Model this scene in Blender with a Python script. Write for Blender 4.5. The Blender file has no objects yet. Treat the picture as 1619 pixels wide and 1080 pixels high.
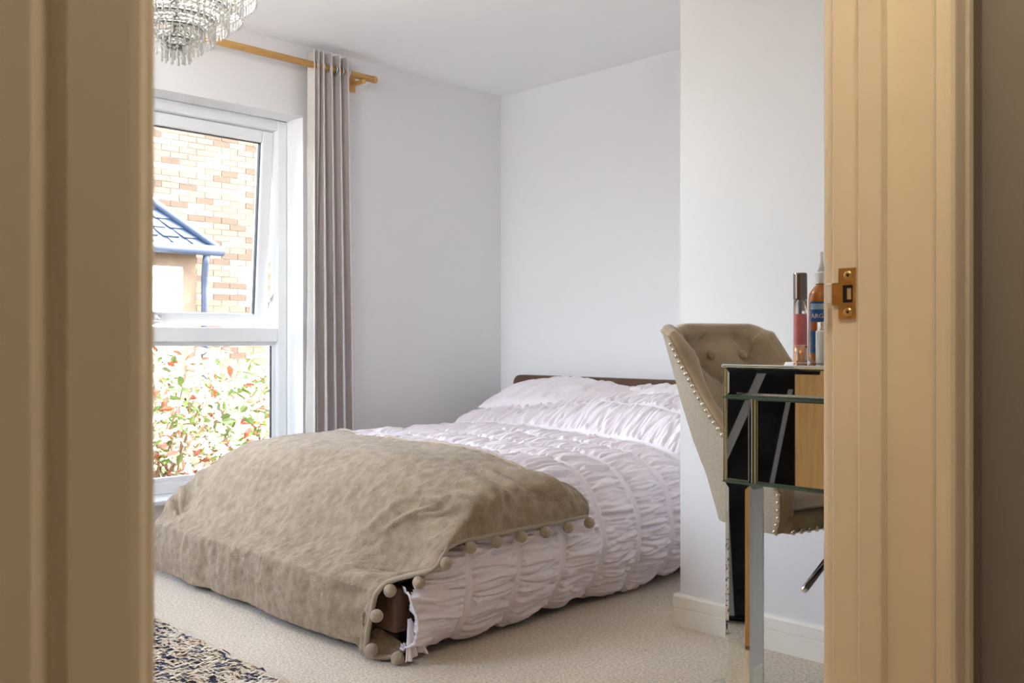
import bpy, bmesh, math, random
import numpy as np
from mathutils import Vector, Matrix

# ------------------------------------------------------------------ camera, sky, sun, exposure
SC = bpy.context.scene
COL = SC.collection
H = 0.90                                    # lens height above the carpet
cam_d = bpy.data.cameras.new('camera')
cam = bpy.data.objects.new('camera', cam_d); COL.objects.link(cam)
cam.location = (0, 0, H)
cam.rotation_euler = (math.radians(90), 0, math.radians(-45))
cam_d.sensor_width = 36.0
cam_d.lens = 36.0 * 1470.0 / 1619.0
cam_d.clip_start = 0.02
cam_d.dof.use_dof = True
cam_d.dof.focus_distance = 2.3
cam_d.dof.aperture_fstop = 13.0
SC.camera = cam

world = bpy.data.worlds.new('sky'); SC.world = world; world.use_nodes = True
wn = world.node_tree.nodes; wl = world.node_tree.links
bg = wn['Background']
sky = wn.new('ShaderNodeTexSky'); sky.sky_type = 'NISHITA'; sky.sun_disc = False
sky.sun_elevation = math.radians(52); sky.sun_rotation = math.radians(105)
sky.air_density = 1.0; sky.dust_density = 2.5; sky.ozone_density = 1.0
hsv = wn.new('ShaderNodeHueSaturation'); hsv.inputs['Saturation'].default_value = 0.5
wl.new(sky.outputs[0], hsv.inputs['Color']); wl.new(hsv.outputs[0], bg.inputs[0]); bg.inputs[1].default_value = 2.3

sun_d = bpy.data.lights.new('sun', 'SUN'); sun_d.energy = 9.0; sun_d.angle = math.radians(0.6)
sun_d.color = (1.0, 0.95, 0.87)
sun = bpy.data.objects.new('sun', sun_d); COL.objects.link(sun)
sun.rotation_euler = Vector((-0.60, 0.16, -1.0)).to_track_quat('-Z', 'Y').to_euler()
sun.location = (4, -6, 10)

SC.view_settings.view_transform = 'Standard'
SC.view_settings.look = 'None'
SC.view_settings.gamma = 1.0
SC.view_settings.use_curve_mapping = False
SC.view_settings.exposure = 1.30
SC.cycles.max_bounces = 10; SC.cycles.diffuse_bounces = 7
SC.cycles.glossy_bounces = 5; SC.cycles.transmission_bounces = 8; SC.cycles.transparent_max_bounces = 16
SC.cycles.sample_clamp_indirect = 8.0
SC.cycles.use_denoising = True
SC.cycles.use_adaptive_sampling = True; SC.cycles.adaptive_threshold = 0.02
SC.cycles.caustics_reflective = False; SC.cycles.caustics_refractive = False

R = math.radians
rng = np.random.default_rng(7)
random.seed(7)

# ------------------------------------------------------------------ room dimensions (metres)
XB = 3.72      # headboard wall
YW = 3.81      # window wall, room face
XL = -0.45     # far left wall
YD = 0.50      # door wall, room face
YH = 0.385     # door wall, hall face
XP = 2.466     # jutting partition, face towards the door
YP = 1.71      # jutting partition, corner
CEIL = 2.30
JX0, JX1 = 0.172, 1.024   # door lining faces

# ------------------------------------------------------------------ materials
def mat(name, col, rough=0.6, metal=0.0, spec=0.5, var=0.0, scale=8.0, bump=0.0, bscale=60.0, sheen=0.0,
        trans=0.0, ior=1.45, emit=None, estr=0.0, col2=None, detail=3.0, stretch=None, coat=0.0, bdist=0.004, alpha=1.0):
    m = bpy.data.materials.new(name); m.use_nodes = True
    nt = m.node_tree; N = nt.nodes; L = nt.links
    b = N['Principled BSDF']
    b.inputs['Roughness'].default_value = rough
    b.inputs['Metallic'].default_value = metal
    b.inputs['Specular IOR Level'].default_value = spec
    b.inputs['IOR'].default_value = ior
    b.inputs['Transmission Weight'].default_value = trans
    b.inputs['Sheen Weight'].default_value = sheen
    b.inputs['Sheen Roughness'].default_value = 0.4
    b.inputs['Coat Weight'].default_value = coat
    b.inputs['Base Color'].default_value = (*col, 1)
    tc = N.new('ShaderNodeTexCoord')
    mp = N.new('ShaderNodeMapping')
    if stretch: mp.inputs['Scale'].default_value = stretch
    L.new(tc.outputs['Object'], mp.inputs[0])
    if var > 0 or col2:
        n = N.new('ShaderNodeTexNoise'); n.inputs['Scale'].default_value = scale; n.inputs['Detail'].default_value = detail
        L.new(mp.outputs[0], n.inputs['Vector'])
        r = N.new('ShaderNodeValToRGB')
        c2 = col2 if col2 else tuple(min(1, c * (1 + var)) for c in col)
        c1 = col if col2 else tuple(c * (1 - var) for c in col)
        r.color_ramp.elements[0].position = 0.35; r.color_ramp.elements[1].position = 0.65
        r.color_ramp.elements[0].color = (*c1, 1); r.color_ramp.elements[1].color = (*c2, 1)
        L.new(n.outputs['Fac'], r.inputs[0]); L.new(r.outputs[0], b.inputs['Base Color'])
    if bump > 0:
        n2 = N.new('ShaderNodeTexNoise'); n2.inputs['Scale'].default_value = bscale; n2.inputs['Detail'].default_value = 4.0
        L.new(mp.outputs[0], n2.inputs['Vector'])
        bp = N.new('ShaderNodeBump'); bp.inputs['Strength'].default_value = bump; bp.inputs['Distance'].default_value = bdist
        L.new(n2.outputs['Fac'], bp.inputs['Height']); L.new(bp.outputs[0], b.inputs['Normal'])
    if emit:
        b.inputs['Emission Color'].default_value = (*emit, 1); b.inputs['Emission Strength'].default_value = estr
    return m

M = {}
M['wall'] = mat('wall_paint', (0.78, 0.775, 0.78), 0.75, spec=0.25, bump=0.05, bscale=180)
M['ceiling'] = mat('ceiling_paint', (0.90, 0.90, 0.895), 0.85, spec=0.2)
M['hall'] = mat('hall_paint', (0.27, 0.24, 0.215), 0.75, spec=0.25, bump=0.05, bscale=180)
M['carpet'] = mat('carpet_pile', (0.60, 0.51, 0.405), 0.95, spec=0.1, col2=(0.80, 0.715, 0.60), scale=110, bump=1.0, bscale=140, sheen=0.15, bdist=0.006)
M['cream'] = mat('cream_gloss_paint', (0.84, 0.775, 0.64), 0.38, spec=0.45, var=0.04, scale=3, bump=0.04, bscale=40)
M['skirt'] = mat('skirting_paint', (0.88, 0.85, 0.77), 0.45, spec=0.4)
M['upvc'] = mat('white_window_plastic', (0.86, 0.87, 0.88), 0.3, spec=0.5)
M['reveal'] = mat('reveal_paint', (0.86, 0.86, 0.86), 0.7, spec=0.3)
M['gasket'] = mat('black_gasket', (0.03, 0.03, 0.035), 0.6)
M['steel'] = mat('bright_steel', (0.75, 0.76, 0.78), 0.22, metal=1.0)
M['chrome'] = mat('chrome', (0.82, 0.83, 0.85), 0.08, metal=1.0)
M['studmetal'] = mat('antique_nickel_stud', (0.62, 0.57, 0.49), 0.25, metal=1.0)
M['brass'] = mat('aged_brass', (0.55, 0.38, 0.17), 0.35, metal=1.0, var=0.15, scale=60)
M['screwbrass'] = mat('screw_brass', (0.72, 0.56, 0.30), 0.28, metal=1.0)
M['dark'] = mat('recess_shade', (0.02, 0.017, 0.014), 0.9)  # painted shade for the shallow holes
M['rodwood'] = mat('rod_oak', (0.58, 0.32, 0.09), 0.4, spec=0.4, col2=(0.72, 0.42, 0.14), scale=6, stretch=(2, 40, 40))
M['curtain'] = mat('curtain_taupe_cloth', (0.56, 0.51, 0.495), 0.55, spec=0.3, bump=0.25, bscale=500, sheen=0.35, bdist=0.001)
M['lining'] = mat('curtain_lining', (0.56, 0.52, 0.48), 0.8, spec=0.2, bump=0.2, bscale=400, bdist=0.001)
M['duvet'] = mat('duvet_blush_cotton', (0.80, 0.725, 0.75), 0.62, spec=0.3, sheen=0.25, bump=0.15, bscale=300, bdist=0.001)
M['duvetback'] = mat('duvet_underside', (0.70, 0.66, 0.70), 0.7, spec=0.3)
M['throw'] = mat('throw_fleece', (0.31, 0.235, 0.16), 0.95, spec=0.1, col2=(0.41, 0.32, 0.225), scale=30, bump=0.8, bscale=170, sheen=0.3, bdist=0.007)
M['pom'] = mat('pompom_fleece', (0.42, 0.345, 0.265), 0.95, spec=0.1, bump=0.8, bscale=160, sheen=0.5, bdist=0.003)
M['bedframe'] = mat('bed_brown_leatherette', (0.115, 0.062, 0.037), 0.45, spec=0.4, var=0.15, scale=20, bump=0.2, bscale=200, bdist=0.001)
M['mattress'] = mat('mattress_ticking', (0.72, 0.70, 0.68), 0.8)
M['velvet'] = mat('chair_velvet', (0.33, 0.245, 0.15), 0.7, spec=0.25, col2=(0.45, 0.35, 0.23), scale=9, sheen=0.9, bump=0.25, bscale=350, bdist=0.001)
M['linen'] = mat('chair_linen', (0.40, 0.345, 0.27), 0.85, spec=0.2, col2=(0.54, 0.485, 0.40), scale=240, bump=0.6, bscale=420, bdist=0.0015, stretch=(1, 1, 2.2))
M['oak'] = mat('oak_veneer', (0.62, 0.36, 0.14), 0.45, spec=0.4, col2=(0.76, 0.47, 0.20), scale=5, stretch=(14, 14, 0.8), detail=6)
M['mirror'] = mat('mirror_glass', (0.80, 0.84, 0.83), 0.015, metal=1.0)
M['bevel'] = mat('mirror_bevel', (0.83, 0.86, 0.85), 0.05, metal=1.0)
M['glassedge'] = mat('glass_edge_green', (0.10, 0.16, 0.13), 0.15, spec=0.6)
M['champagne'] = mat('champagne_edge', (0.72, 0.63, 0.36), 0.2, metal=1.0)
M['black'] = mat('black_cloth', (0.012, 0.012, 0.015), 0.8, spec=0.2, sheen=0.12, bump=0.6, bscale=40, bdist=0.01, var=0.4, scale=12)
M['blackplastic'] = mat('black_plastic', (0.015, 0.016, 0.02), 0.35)
M['strap'] = mat('grey_webbing', (0.30, 0.30, 0.33), 0.6)
M['rug_cream'] = mat('rug_cream_pile', (0.74, 0.61, 0.46), 0.9, spec=0.1, col2=(0.84, 0.75, 0.62), scale=12, sheen=0.3)
M['rug_navy'] = mat('rug_navy_pile', (0.018, 0.03, 0.085), 0.9, spec=0.1, sheen=0.3)
M['crystal'] = mat('crystal_glass', (0.93, 0.92, 0.88), 0.06, trans=0.35, ior=1.6, spec=0.9)
M['chandmetal'] = mat('chandelier_nickel', (0.24, 0.24, 0.22), 0.3, metal=1.0)
M['brickA'] = mat('brick_buff', (0.115, 0.08, 0.053), 0.85, spec=0.2, var=0.12, scale=9, bump=0.4, bscale=60)
M['brickB'] = mat('brick_pale', (0.165, 0.13, 0.10), 0.85, spec=0.2, var=0.1, scale=9, bump=0.4, bscale=60)
M['brickC'] = mat('brick_tan', (0.07, 0.046, 0.03), 0.85, spec=0.2, var=0.12, scale=9, bump=0.4, bscale=60)
M['mortar'] = mat('mortar', (0.17, 0.15, 0.125), 0.95, spec=0.1, var=0.1, scale=30)
M['slate'] = mat('slate_blue', (0.022, 0.035, 0.062), 0.5, spec=0.5, var=0.15, scale=7)
M['bluepipe'] = mat('blue_grey_rainware', (0.018, 0.030, 0.055), 0.4)
M['grass'] = mat('garden_gravel', (0.16, 0.13, 0.10), 0.95, spec=0.1, var=0.4, scale=20, bump=0.6, bscale=60)
M['bounce_paving'] = mat('bounce_paving', (0.74, 0.71, 0.67), 0.9, spec=0.2, var=0.1, scale=5)  # pale so the unseen terrace bounces light onto the ceiling
M['leaf'] = mat('leaf_green', (0.07, 0.12, 0.012), 0.22, spec=0.75, var=0.35, scale=3)
M['leafpale'] = mat('leaf_glare_pale', (0.50, 0.49, 0.38), 0.3, spec=0.6)  # pale tone paints the sun glare on the leaves
M['leafred'] = mat('leaf_red_tip', (0.22, 0.045, 0.015), 0.25, spec=0.7)
M['stem'] = mat('shrub_stem', (0.16, 0.09, 0.05), 0.9)
M['pink'] = mat('pink_lotion', (0.60, 0.155, 0.165), 0.25, spec=0.5, coat=0.6)
M['clearglass'] = mat('clear_glass', (0.95, 0.95, 0.95), 0.02, trans=0.9, ior=1.45)
M['copper'] = mat('rose_gold', (0.60, 0.31, 0.17), 0.22, metal=0.85)
M['gunmetal'] = mat('gunmetal_cap', (0.16, 0.13, 0.12), 0.15, metal=1.0)
M['amber'] = mat('amber_oil', (0.62, 0.20, 0.02), 0.12, spec=0.6, trans=0.25, coat=0.5)
M['label_blue'] = mat('label_blue', (0.015, 0.12, 0.36), 0.4)
M['label_light'] = mat('label_pale_blue', (0.40, 0.62, 0.80), 0.4)
M['white_plastic'] = mat('white_plastic', (0.80, 0.82, 0.83), 0.35)
M['print_white'] = mat('print_white', (0.88, 0.86, 0.84), 0.5)
M['print_dark'] = mat('print_dark', (0.16, 0.02, 0.05), 0.5)
M['lampglass'] = mat('added_hall_lamp_glass', (0.9, 0.85, 0.75), 0.5, emit=(1.0, 0.82, 0.58), estr=28.0)  # glow of the added hallway lamp

M['fill_bulb'] = mat('fill_bulb_glass', (0.9, 0.88, 0.85), 0.4, emit=(1.0, 0.92, 0.82), estr=6.0)  # glow of the bulbs added to fill the room
def thin_glass():
    m = bpy.data.materials.new('window_glass'); m.use_nodes = True
    N = m.node_tree.nodes; L = m.node_tree.links
    N.remove(N['Principled BSDF'])
    t = N.new('ShaderNodeBsdfTransparent'); t.inputs[0].default_value = (0.95, 0.96, 0.96, 1)
    g = N.new('ShaderNodeBsdfGlossy'); g.inputs['Roughness'].default_value = 0.02
    f = N.new('ShaderNodeFresnel'); f.inputs[0].default_value = 1.35
    mx = N.new('ShaderNodeMixShader')
    L.new(f.outputs[0], mx.inputs[0]); L.new(t.outputs[0], mx.inputs[1]); L.new(g.outputs[0], mx.inputs[2])
    L.new(mx.outputs[0], N['Material Output'].inputs[0])
    return m
M['glass'] = thin_glass()

# ------------------------------------------------------------------ builders
def tag(o, label=None, cat=None, group=None, kind=None):
    if label: o['label'] = label
    if cat: o['category'] = cat
    if group: o['group'] = group
    if kind: o['kind'] = kind
    return o

def empty(name, loc, label=None, cat=None, group=None):
    o = bpy.data.objects.new(name, None); COL.objects.link(o)
    o.empty_display_size = 0.1; o.location = loc
    tag(o, label, cat, group)
    return o

def root_loc(p):
    v = Vector((0, 0, 0))
    while p is not None:
        v += p.location; p = p.parent
    return v

def obj(name, vf, m, parent=None, smooth=False, loc=None):
    """link world-space verts/faces as one mesh object; origin goes to the parent's origin or to loc."""
    verts, faces = vf
    verts = np.asarray(verts, float).reshape(-1, 3)
    base = np.array(root_loc(parent)) if parent else np.zeros(3)
    off = np.array(loc) if loc is not None else base
    me = bpy.data.meshes.new(name)
    me.from_pydata((verts - off).tolist(), [], [tuple(int(i) for i in f) for f in faces])
    me.validate()
    mats = m if isinstance(m, (list, tuple)) else [m]
    for k in mats: me.materials.append(k)
    if smooth: me.polygons.foreach_set('use_smooth', [True] * len(me.polygons))
    me.update()
    o = bpy.data.objects.new(name, me); COL.objects.link(o)
    if parent: o.parent = parent
    o.location = Vector(off - base) if parent else Vector(off)
    return o

def inst(name, me, parent, matrix):
    """a further piece sharing mesh data; matrix is in world space"""
    o = bpy.data.objects.new(name, me); COL.objects.link(o)
    o.parent = parent
    o.matrix_local = Matrix.Translation(-root_loc(parent)) @ matrix
    return o

def cat_(*vfs):
    V = []; F = []; n = 0
    for v, f in vfs:
        v = np.asarray(v, float).reshape(-1, 3)
        V.append(v); F += [tuple(i + n for i in q) for q in f]; n += len(v)
    return np.vstack(V), F

def box(x0, x1, y0, y1, z0, z1, bev=0.0, seg=2):
    if bev <= 0:
        v = [(x0, y0, z0), (x1, y0, z0), (x1, y1, z0), (x0, y1, z0), (x0, y0, z1), (x1, y0, z1), (x1, y1, z1), (x0, y1, z1)]
        f = [(0, 3, 2, 1), (4, 5, 6, 7), (0, 1, 5, 4), (1, 2, 6, 5), (2, 3, 7, 6), (3, 0, 4, 7)]
        return np.array(v, float), f
    bm = bmesh.new(); bmesh.ops.create_cube(bm, size=1.0)
    for v in bm.verts:
        v.co = Vector(((x0 + x1) / 2 + v.co.x * (x1 - x0), (y0 + y1) / 2 + v.co.y * (y1 - y0), (z0 + z1) / 2 + v.co.z * (z1 - z0)))
    bmesh.ops.bevel(bm, geom=bm.edges[:], offset=bev, segments=seg, affect='EDGES', profile=0.5)
    return from_bm(bm)

def from_bm(bm):
    bm.verts.index_update()
    v = np.array([tuple(q.co) for q in bm.verts]); f = [tuple(q.index for q in p.verts) for p in bm.faces]
    bm.free(); return v, f

def grid(P, closed_u=False, flip=False):
    """P: (nu, nv, 3)"""
    nu, nv = P.shape[:2]
    F = []
    for i in range(nu if closed_u else nu - 1):
        a = i * nv; b = ((i + 1) % nu) * nv
        for j in range(nv - 1):
            q = (a + j, b + j, b + j + 1, a + j + 1)
            F.append(q[::-1] if flip else q)
    return P.reshape(-1, 3), F

def rev(prof, c=(0, 0, 0), n=24, cap=True):
    """lathe about a vertical axis; prof = [(r, z)]"""
    prof = np.array(prof, float)
    t = np.arange(n) * 2 * math.pi / n
    P = np.stack([np.stack([c[0] + r * np.cos(t), c[1] + r * np.sin(t), np.full(n, c[2] + z)], 1) for r, z in prof], 1)
    v, f = grid(P, closed_u=True)
    m = len(prof)
    if cap:
        f = list(f)
        if prof[0][0] > 1e-6: f.append(tuple(i * m for i in range(n))[::-1])
        if prof[-1][0] > 1e-6: f.append(tuple(i * m + m - 1 for i in range(n)))
    return v, f

def tube(pts, r, n=10, cap=True, up=(0, 0, 1), square=False):
    pts = np.asarray(pts, float); k = len(pts)
    rr = np.full(k, r) if np.isscalar(r) else np.asarray(r)
    tan = np.gradient(pts, axis=0); tan /= np.linalg.norm(tan, axis=1)[:, None] + 1e-12
    upv = np.array(up, float)
    if abs(tan[0] @ upv) > 0.95: upv = np.array((1.0, 0, 0))
    side = np.cross(tan[0], upv); side /= np.linalg.norm(side)
    V = []
    for i in range(k):
        side = side - tan[i] * (side @ tan[i]); side /= np.linalg.norm(side) + 1e-12
        u2 = np.cross(side, tan[i])
        a = np.arange(n) * 2 * math.pi / n + (math.pi / 4 if square else 0)
        V.append(pts[i] + rr[i] * (np.cos(a)[:, None] * side + np.sin(a)[:, None] * u2))
    V = np.array(V)
    F = []
    for i in range(k - 1):
        for j in range(n):
            F.append((i * n + j, i * n + (j + 1) % n, (i + 1) * n + (j + 1) % n, (i + 1) * n + j))
    if cap: F.append(tuple(range(n))[::-1]); F.append(tuple((k - 1) * n + j for j in range(n)))
    return V.reshape(-1, 3), F

def sphere(c, r, nu=12, nv=8, sq=(1, 1, 1)):
    prof = [(r * math.sin(math.pi * j / nv), -r * math.cos(math.pi * j / nv)) for j in range(nv + 1)]
    v, f = rev(prof, (0, 0, 0), nu, cap=False)
    return v * np.array(sq) + np.array(c), f

def extrude_z(poly, z0, z1):
    n = len(poly)
    v = [(x, y, z0) for x, y in poly] + [(x, y, z1) for x, y in poly]
    f = [tuple(range(n))[::-1], tuple(range(n, 2 * n))] + [(i, (i + 1) % n, n + (i + 1) % n, n + i) for i in range(n)]
    return np.array(v, float), f

def spline(pts, n):
    """Catmull-Rom through pts, resampled to n points of equal arc length"""
    p = np.asarray(pts, float)
    q = np.vstack([2 * p[0] - p[1], p, 2 * p[-1] - p[-2]])
    out = []
    for i in range(1, len(q) - 2):
        t = np.linspace(0, 1, 24, endpoint=False)[:, None]
        a, b, c, d = q[i - 1], q[i], q[i + 1], q[i + 2]
        out.append(0.5 * ((2 * b) + (c - a) * t + (2 * a - 5 * b + 4 * c - d) * t ** 2 + (3 * b - a - 3 * c + d) * t ** 3))
    out = np.vstack(out + [p[-1:]])
    s = np.concatenate([[0], np.cumsum(np.linalg.norm(np.diff(out, axis=0), axis=1))])
    tt = np.linspace(0, s[-1], n)
    return np.stack([np.interp(tt, s, out[:, k]) for k in range(p.shape[1])], 1)

def smooth_noise(nu, nv, su, sv, seed):
    """gaussian-filtered noise with unit deviation; su, sv in grid cells"""
    g = np.random.default_rng(seed).normal(size=(nu, nv))
    fu = np.fft.fftfreq(nu)[:, None]; fv = np.fft.fftfreq(nv)[None, :]
    k = np.exp(-2 * (math.pi ** 2) * ((fu * su) ** 2 + (fv * sv) ** 2))
    r = np.real(np.fft.ifft2(np.fft.fft2(g) * k))
    return r / (r.std() + 1e-9)

def normals(P):
    du = np.gradient(P, axis=0); dv = np.gradient(P, axis=1)
    n = np.cross(du, dv); return n / (np.linalg.norm(n, axis=2)[:, :, None] + 1e-12)

def sstep(a, b, x):
    t = np.clip((x - a) / (b - a), 0, 1); return t * t * (3 - 2 * t)

def text_mesh(s, size, extrude=0.0003):
    cu = bpy.data.curves.new('lettering', 'FONT'); cu.body = s; cu.size = size; cu.extrude = extrude
    cu.align_x = 'CENTER'; cu.resolution_u = 3
    t = bpy.data.objects.new('lettering', cu); COL.objects.link(t)
    dg = bpy.context.evaluated_depsgraph_get()
    me = bpy.data.meshes.new_from_object(t.evaluated_get(dg))
    v = np.array([tuple(q.co) for q in me.vertices]); f = [tuple(p.vertices) for p in me.polygons]
    bpy.data.objects.remove(t); bpy.data.curves.remove(cu); bpy.data.meshes.remove(me)
    return v, f

def wrap_text(vf, c, r, z, ang):
    """lay lettering round a vertical cylinder at c, radius r, centred on heading ang"""
    v, f = vf
    a = ang + v[:, 0] / r
    rr = r + v[:, 2] + 0.0004
    return np.stack([c[0] + rr * np.cos(a), c[1] + rr * np.sin(a), z + v[:, 1]], 1), f

def struct(name, vf, m, parent=None, label=None, cat=None, smooth=False):
    o = obj(name, vf, m, parent, smooth)
    if parent is None: tag(o, label, cat, kind='structure')
    return o

# ------------------------------------------------------------------ room shell
T = 0.12
struct('floor', box(XL - T, XB + T, -1.55, YW + 0.24, -0.12, 0.0), M['carpet'], None, 'cream cut-pile carpet covering the bedroom floor', 'floor')
struct('ceiling', box(XL - T, XB + T, -1.55, YW + 0.24, CEIL, CEIL + 0.2), M['ceiling'], None, 'plain white bedroom ceiling', 'ceiling')
struct('wall_back', box(XB, XB + T, YD - 0.12, YW + 0.24, 0, CEIL), M['wall'], None, 'pale grey wall behind the headboard', 'wall')
W2Y0, W2Y1, W2Z0, W2Z1 = 2.70, 3.72, 0.85, 2.20      # unseen second window, added to the side wall to light the room
struct('wall_left', cat_(box(XL - T, XL, YH, W2Y0, 0, CEIL), box(XL - T, XL, W2Y1, YW + 0.24, 0, CEIL),
                         box(XL - T, XL, W2Y0, W2Y1, 0, W2Z0), box(XL - T, XL, W2Y0, W2Y1, W2Z1, CEIL)), M['wall'], None,
       'pale grey side wall left of the bed', 'wall')
# window wall with opening
WX0, WX1, WZ0, WZ1 = 1.02, 2.415, 0.21, 1.966
FY = 3.95          # inner face of the window frame
YO = YW + 0.24
struct('wall_window', cat_(box(XL, WX0, YW, YO, 0, CEIL), box(WX1, XB, YW, YO, 0, CEIL),
                           box(WX0, WX1, YW, YO, WZ1, CEIL), box(WX0, WX1, YW, YO, 0, WZ0)), M['wall'], None,
       'pale grey wall with the window opening', 'wall')
# partition box
struct('wall_partition', box(XP, XB, YD, YP, 0, CEIL), M['wall'], None, 'grey jutting partition wall right of the bed', 'wall')
# door wall with the doorway
struct('wall_door', cat_(box(XL, JX0 - 0.03, YH, YD, 0, CEIL), box(JX1 + 0.03, XP, YH, YD, 0, CEIL),
                         box(JX0 - 0.03, JX1 + 0.03, YH, YD, 2.06, CEIL)), [M['hall'], M['wall']], None,
       'wall holding the doorway', 'wall')
for p_ in bpy.data.objects['wall_door'].data.polygons:
    if p_.normal.y > 0.5: p_.material_index = 1      # the bedroom side carries the bedroom paint
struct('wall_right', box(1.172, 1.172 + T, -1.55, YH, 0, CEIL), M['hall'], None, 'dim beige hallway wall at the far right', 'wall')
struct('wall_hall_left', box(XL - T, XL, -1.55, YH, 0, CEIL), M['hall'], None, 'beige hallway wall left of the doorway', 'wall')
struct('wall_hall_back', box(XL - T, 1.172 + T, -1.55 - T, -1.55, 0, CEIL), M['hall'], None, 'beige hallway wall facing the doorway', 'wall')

def skirting(name, p0, p1, nrm, label):
    """profile swept from p0 to p1 along the wall; nrm points into the room"""
    prof = [(0, 0), (0.016, 0), (0.016, 0.0555), (0.0125, 0.057), (0.0125, 0.060), (0.016, 0.0615), (0.016, 0.093), (0.012, 0.1), (0, 0.1)]
    v = []
    for p in (p0, p1):
        for d, z in prof: v.append((p[0] + nrm[0] * d, p[1] + nrm[1] * d, z))
    n = len(prof)
    f = [(i, (i + 1) % n, n + (i + 1) % n, n + i) for i in range(n)] + [tuple(range(n))[::-1], tuple(range(n, 2 * n))]
    return struct(name, (v, f), M['skirt'], None, label, 'skirting board')
skirting('baseboard_partition', (XP, YD), (XP, YP + 0.016), (-1, 0), 'grooved cream skirting along the jutting partition below the chair')
skirting('baseboard_return', (XP, YP), (XB, YP), (0, 1), 'grooved cream skirting on the side of the partition facing the bed')
skirting('baseboard_back', (XB, YP + 0.016), (XB, YW), (-1, 0), 'grooved cream skirting behind the bed head')
skirting('baseboard_window', (XL, YW), (XB - 0.016, YW), (0, -1), 'grooved cream skirting under the window')
skirting('baseboard_left', (XL, YD), (XL, YW - 0.016), (1, 0), 'grooved cream skirting on the left side wall')
skirting('baseboard_door', (JX1 + 0.10, YD), (XP - 0.016, YD), (0, 1), 'grooved cream skirting behind the mirrored table')

# ------------------------------------------------------------------ doorway: lining, stops, architraves, strike plate, oak door
ST = 0.4605          # the door stop starts here (towards the hall)
door = empty('door_1', ((JX0 + JX1) / 2, (YD + YH) / 2, 0), 'cream painted door lining framing the view into the bedroom', 'door frame')
door['kind'] = 'structure'
obj('lining', box(JX1, JX1 + 0.03, YH, YD, 0, 2.06, 0.002, 1), M['cream'], door)
obj('lining', box(JX0 - 0.03, JX0, YH, YD, 0, 2.06, 0.002, 1), M['cream'], door)
obj('lining', box(JX0, JX1, YH, YD, 2.03, 2.06, 0.002, 1), M['cream'], door)
obj('door_stop', box(JX1 - 0.018, JX1 - 0.0002, 0.4343, ST, 0, 2.03, 0.0015, 1), M['cream'], door)
obj('door_stop', box(JX0 + 0.0002, JX0 + 0.018, 0.4343, ST, 0, 2.03, 0.0015, 1), M['cream'], door)
obj('door_stop', box(JX0 + 0.018, JX1 - 0.018, 0.4343, ST, 2.012, 2.0298, 0.0015, 1), M['cream'], door)
# strike plate with latch hole, lip and two screws, on the right lining's rebate
def px_y(px, x=JX1):
    l = (px - 809.5) / 1470.0
    return x * (1 - l) / (1 + l)
zc = 0.955
plate_y0, plate_y1 = 0.4710, 0.4910
th = 0.0016
def plate():
    hz0, hz1, hy0, hy1 = zc - 0.0105, zc + 0.0095, 0.4740, 0.4860
    x1 = JX1 - 0.0001; x0 = x1 - th
    parts = [box(x0, x1, plate_y0, plate_y1, hz1, zc + 0.029), box(x0, x1, plate_y0, plate_y1, zc - 0.029, hz0),
             box(x0, x1, plate_y0, hy0, hz0, hz1), box(x0, x1, hy1, 0.4990, hz0, hz1),
             box(x0, x1, 0.4910, 0.4990, hz1, zc + 0.0125), box(x0, x1, 0.4910, 0.4990, zc - 0.0135, hz0)]
    return cat_(*parts)
sp = obj('strike_plate', plate(), M['brass'], door); sp['label'] = 'brass strike plate'
obj('latch_hole_shade', box(JX1 - 0.0012, JX1 - 0.0003, 0.4740, 0.4860, zc - 0.0105, zc + 0.0095), M['dark'], sp)  # near-black block paints the shade inside the hole
obj('latch_tongue', box(JX1 - 0.0018, JX1 - 0.0010, 0.4760, 0.4810, zc - 0.007, zc + 0.006, 0.0003, 1), M['steel'], sp)
obj('strike_lip', box(JX1 - 0.0035, JX1 + 0.002, 0.4990, 0.5060, zc - 0.0115, zc + 0.012, 0.001, 2), M['white_plastic'], sp)
for dz in (0.0205, -0.0215):
    v, f = rev([(0.0, 0.0012), (0.0016, 0.0012), (0.0030, 0.0022), (0.0048, 0.0014), (0.0050, 0.0)], (0, 0, 0), 20, cap=False)
    v = np.stack([JX1 - th - v[:, 2], 0.4795 + v[:, 0], zc + dz + v[:, 1]], 1)
    s = obj('screw', (v, f), M['screwbrass'], sp, True)
    obj('screw_recess_shade', box(JX1 - th - 0.0020, JX1 - th - 0.0011, 0.4784, 0.4806, zc + dz - 0.0011, zc + dz + 0.0011), M['dark'], sp)  # near-black block paints the shade in the screw head

def architrave(name, x_in, sgn, yface, into, label, w=0.062):
    """moulded board standing on the wall round the opening. x_in: inner edge; sgn: direction away from the opening"""
    t = 0.018
    prof = [(0.0, 0.0), (0.0, t * 0.55), (0.002, t * 0.80), (0.006, t * 0.97), (0.010, t), (0.034, t), (0.0365, t * 0.80), (0.0395, t * 0.74),
            (0.0425, t * 0.86), (0.047, t), (w - 0.003, t), (w, t * 0.8), (w, 0.0)]
    poly = [(x_in + sgn * a, yface + into * b) for a, b in prof]
    if sgn * into < 0: poly = poly[::-1]
    return struct(name, extrude_z(poly, 0, 2.10), M['cream'], None, label, 'architrave', smooth=False)
architrave('trim_1', JX0 - 0.0085, -1, YH, -1, 'blurred moulded architrave at the left edge of the doorway')
architrave('trim_2', JX1 + 0.007, 1, YH, -1, 'moulded architrave between the right lining and the hallway wall')
architrave('trim_3', JX0 - 0.0085, -1, YD, 1, 'moulded architrave left of the doorway on the bedroom side')
architrave('trim_4', JX1 + 0.010, 1, YD, 1, 'moulded architrave right of the doorway on the bedroom side')
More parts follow.
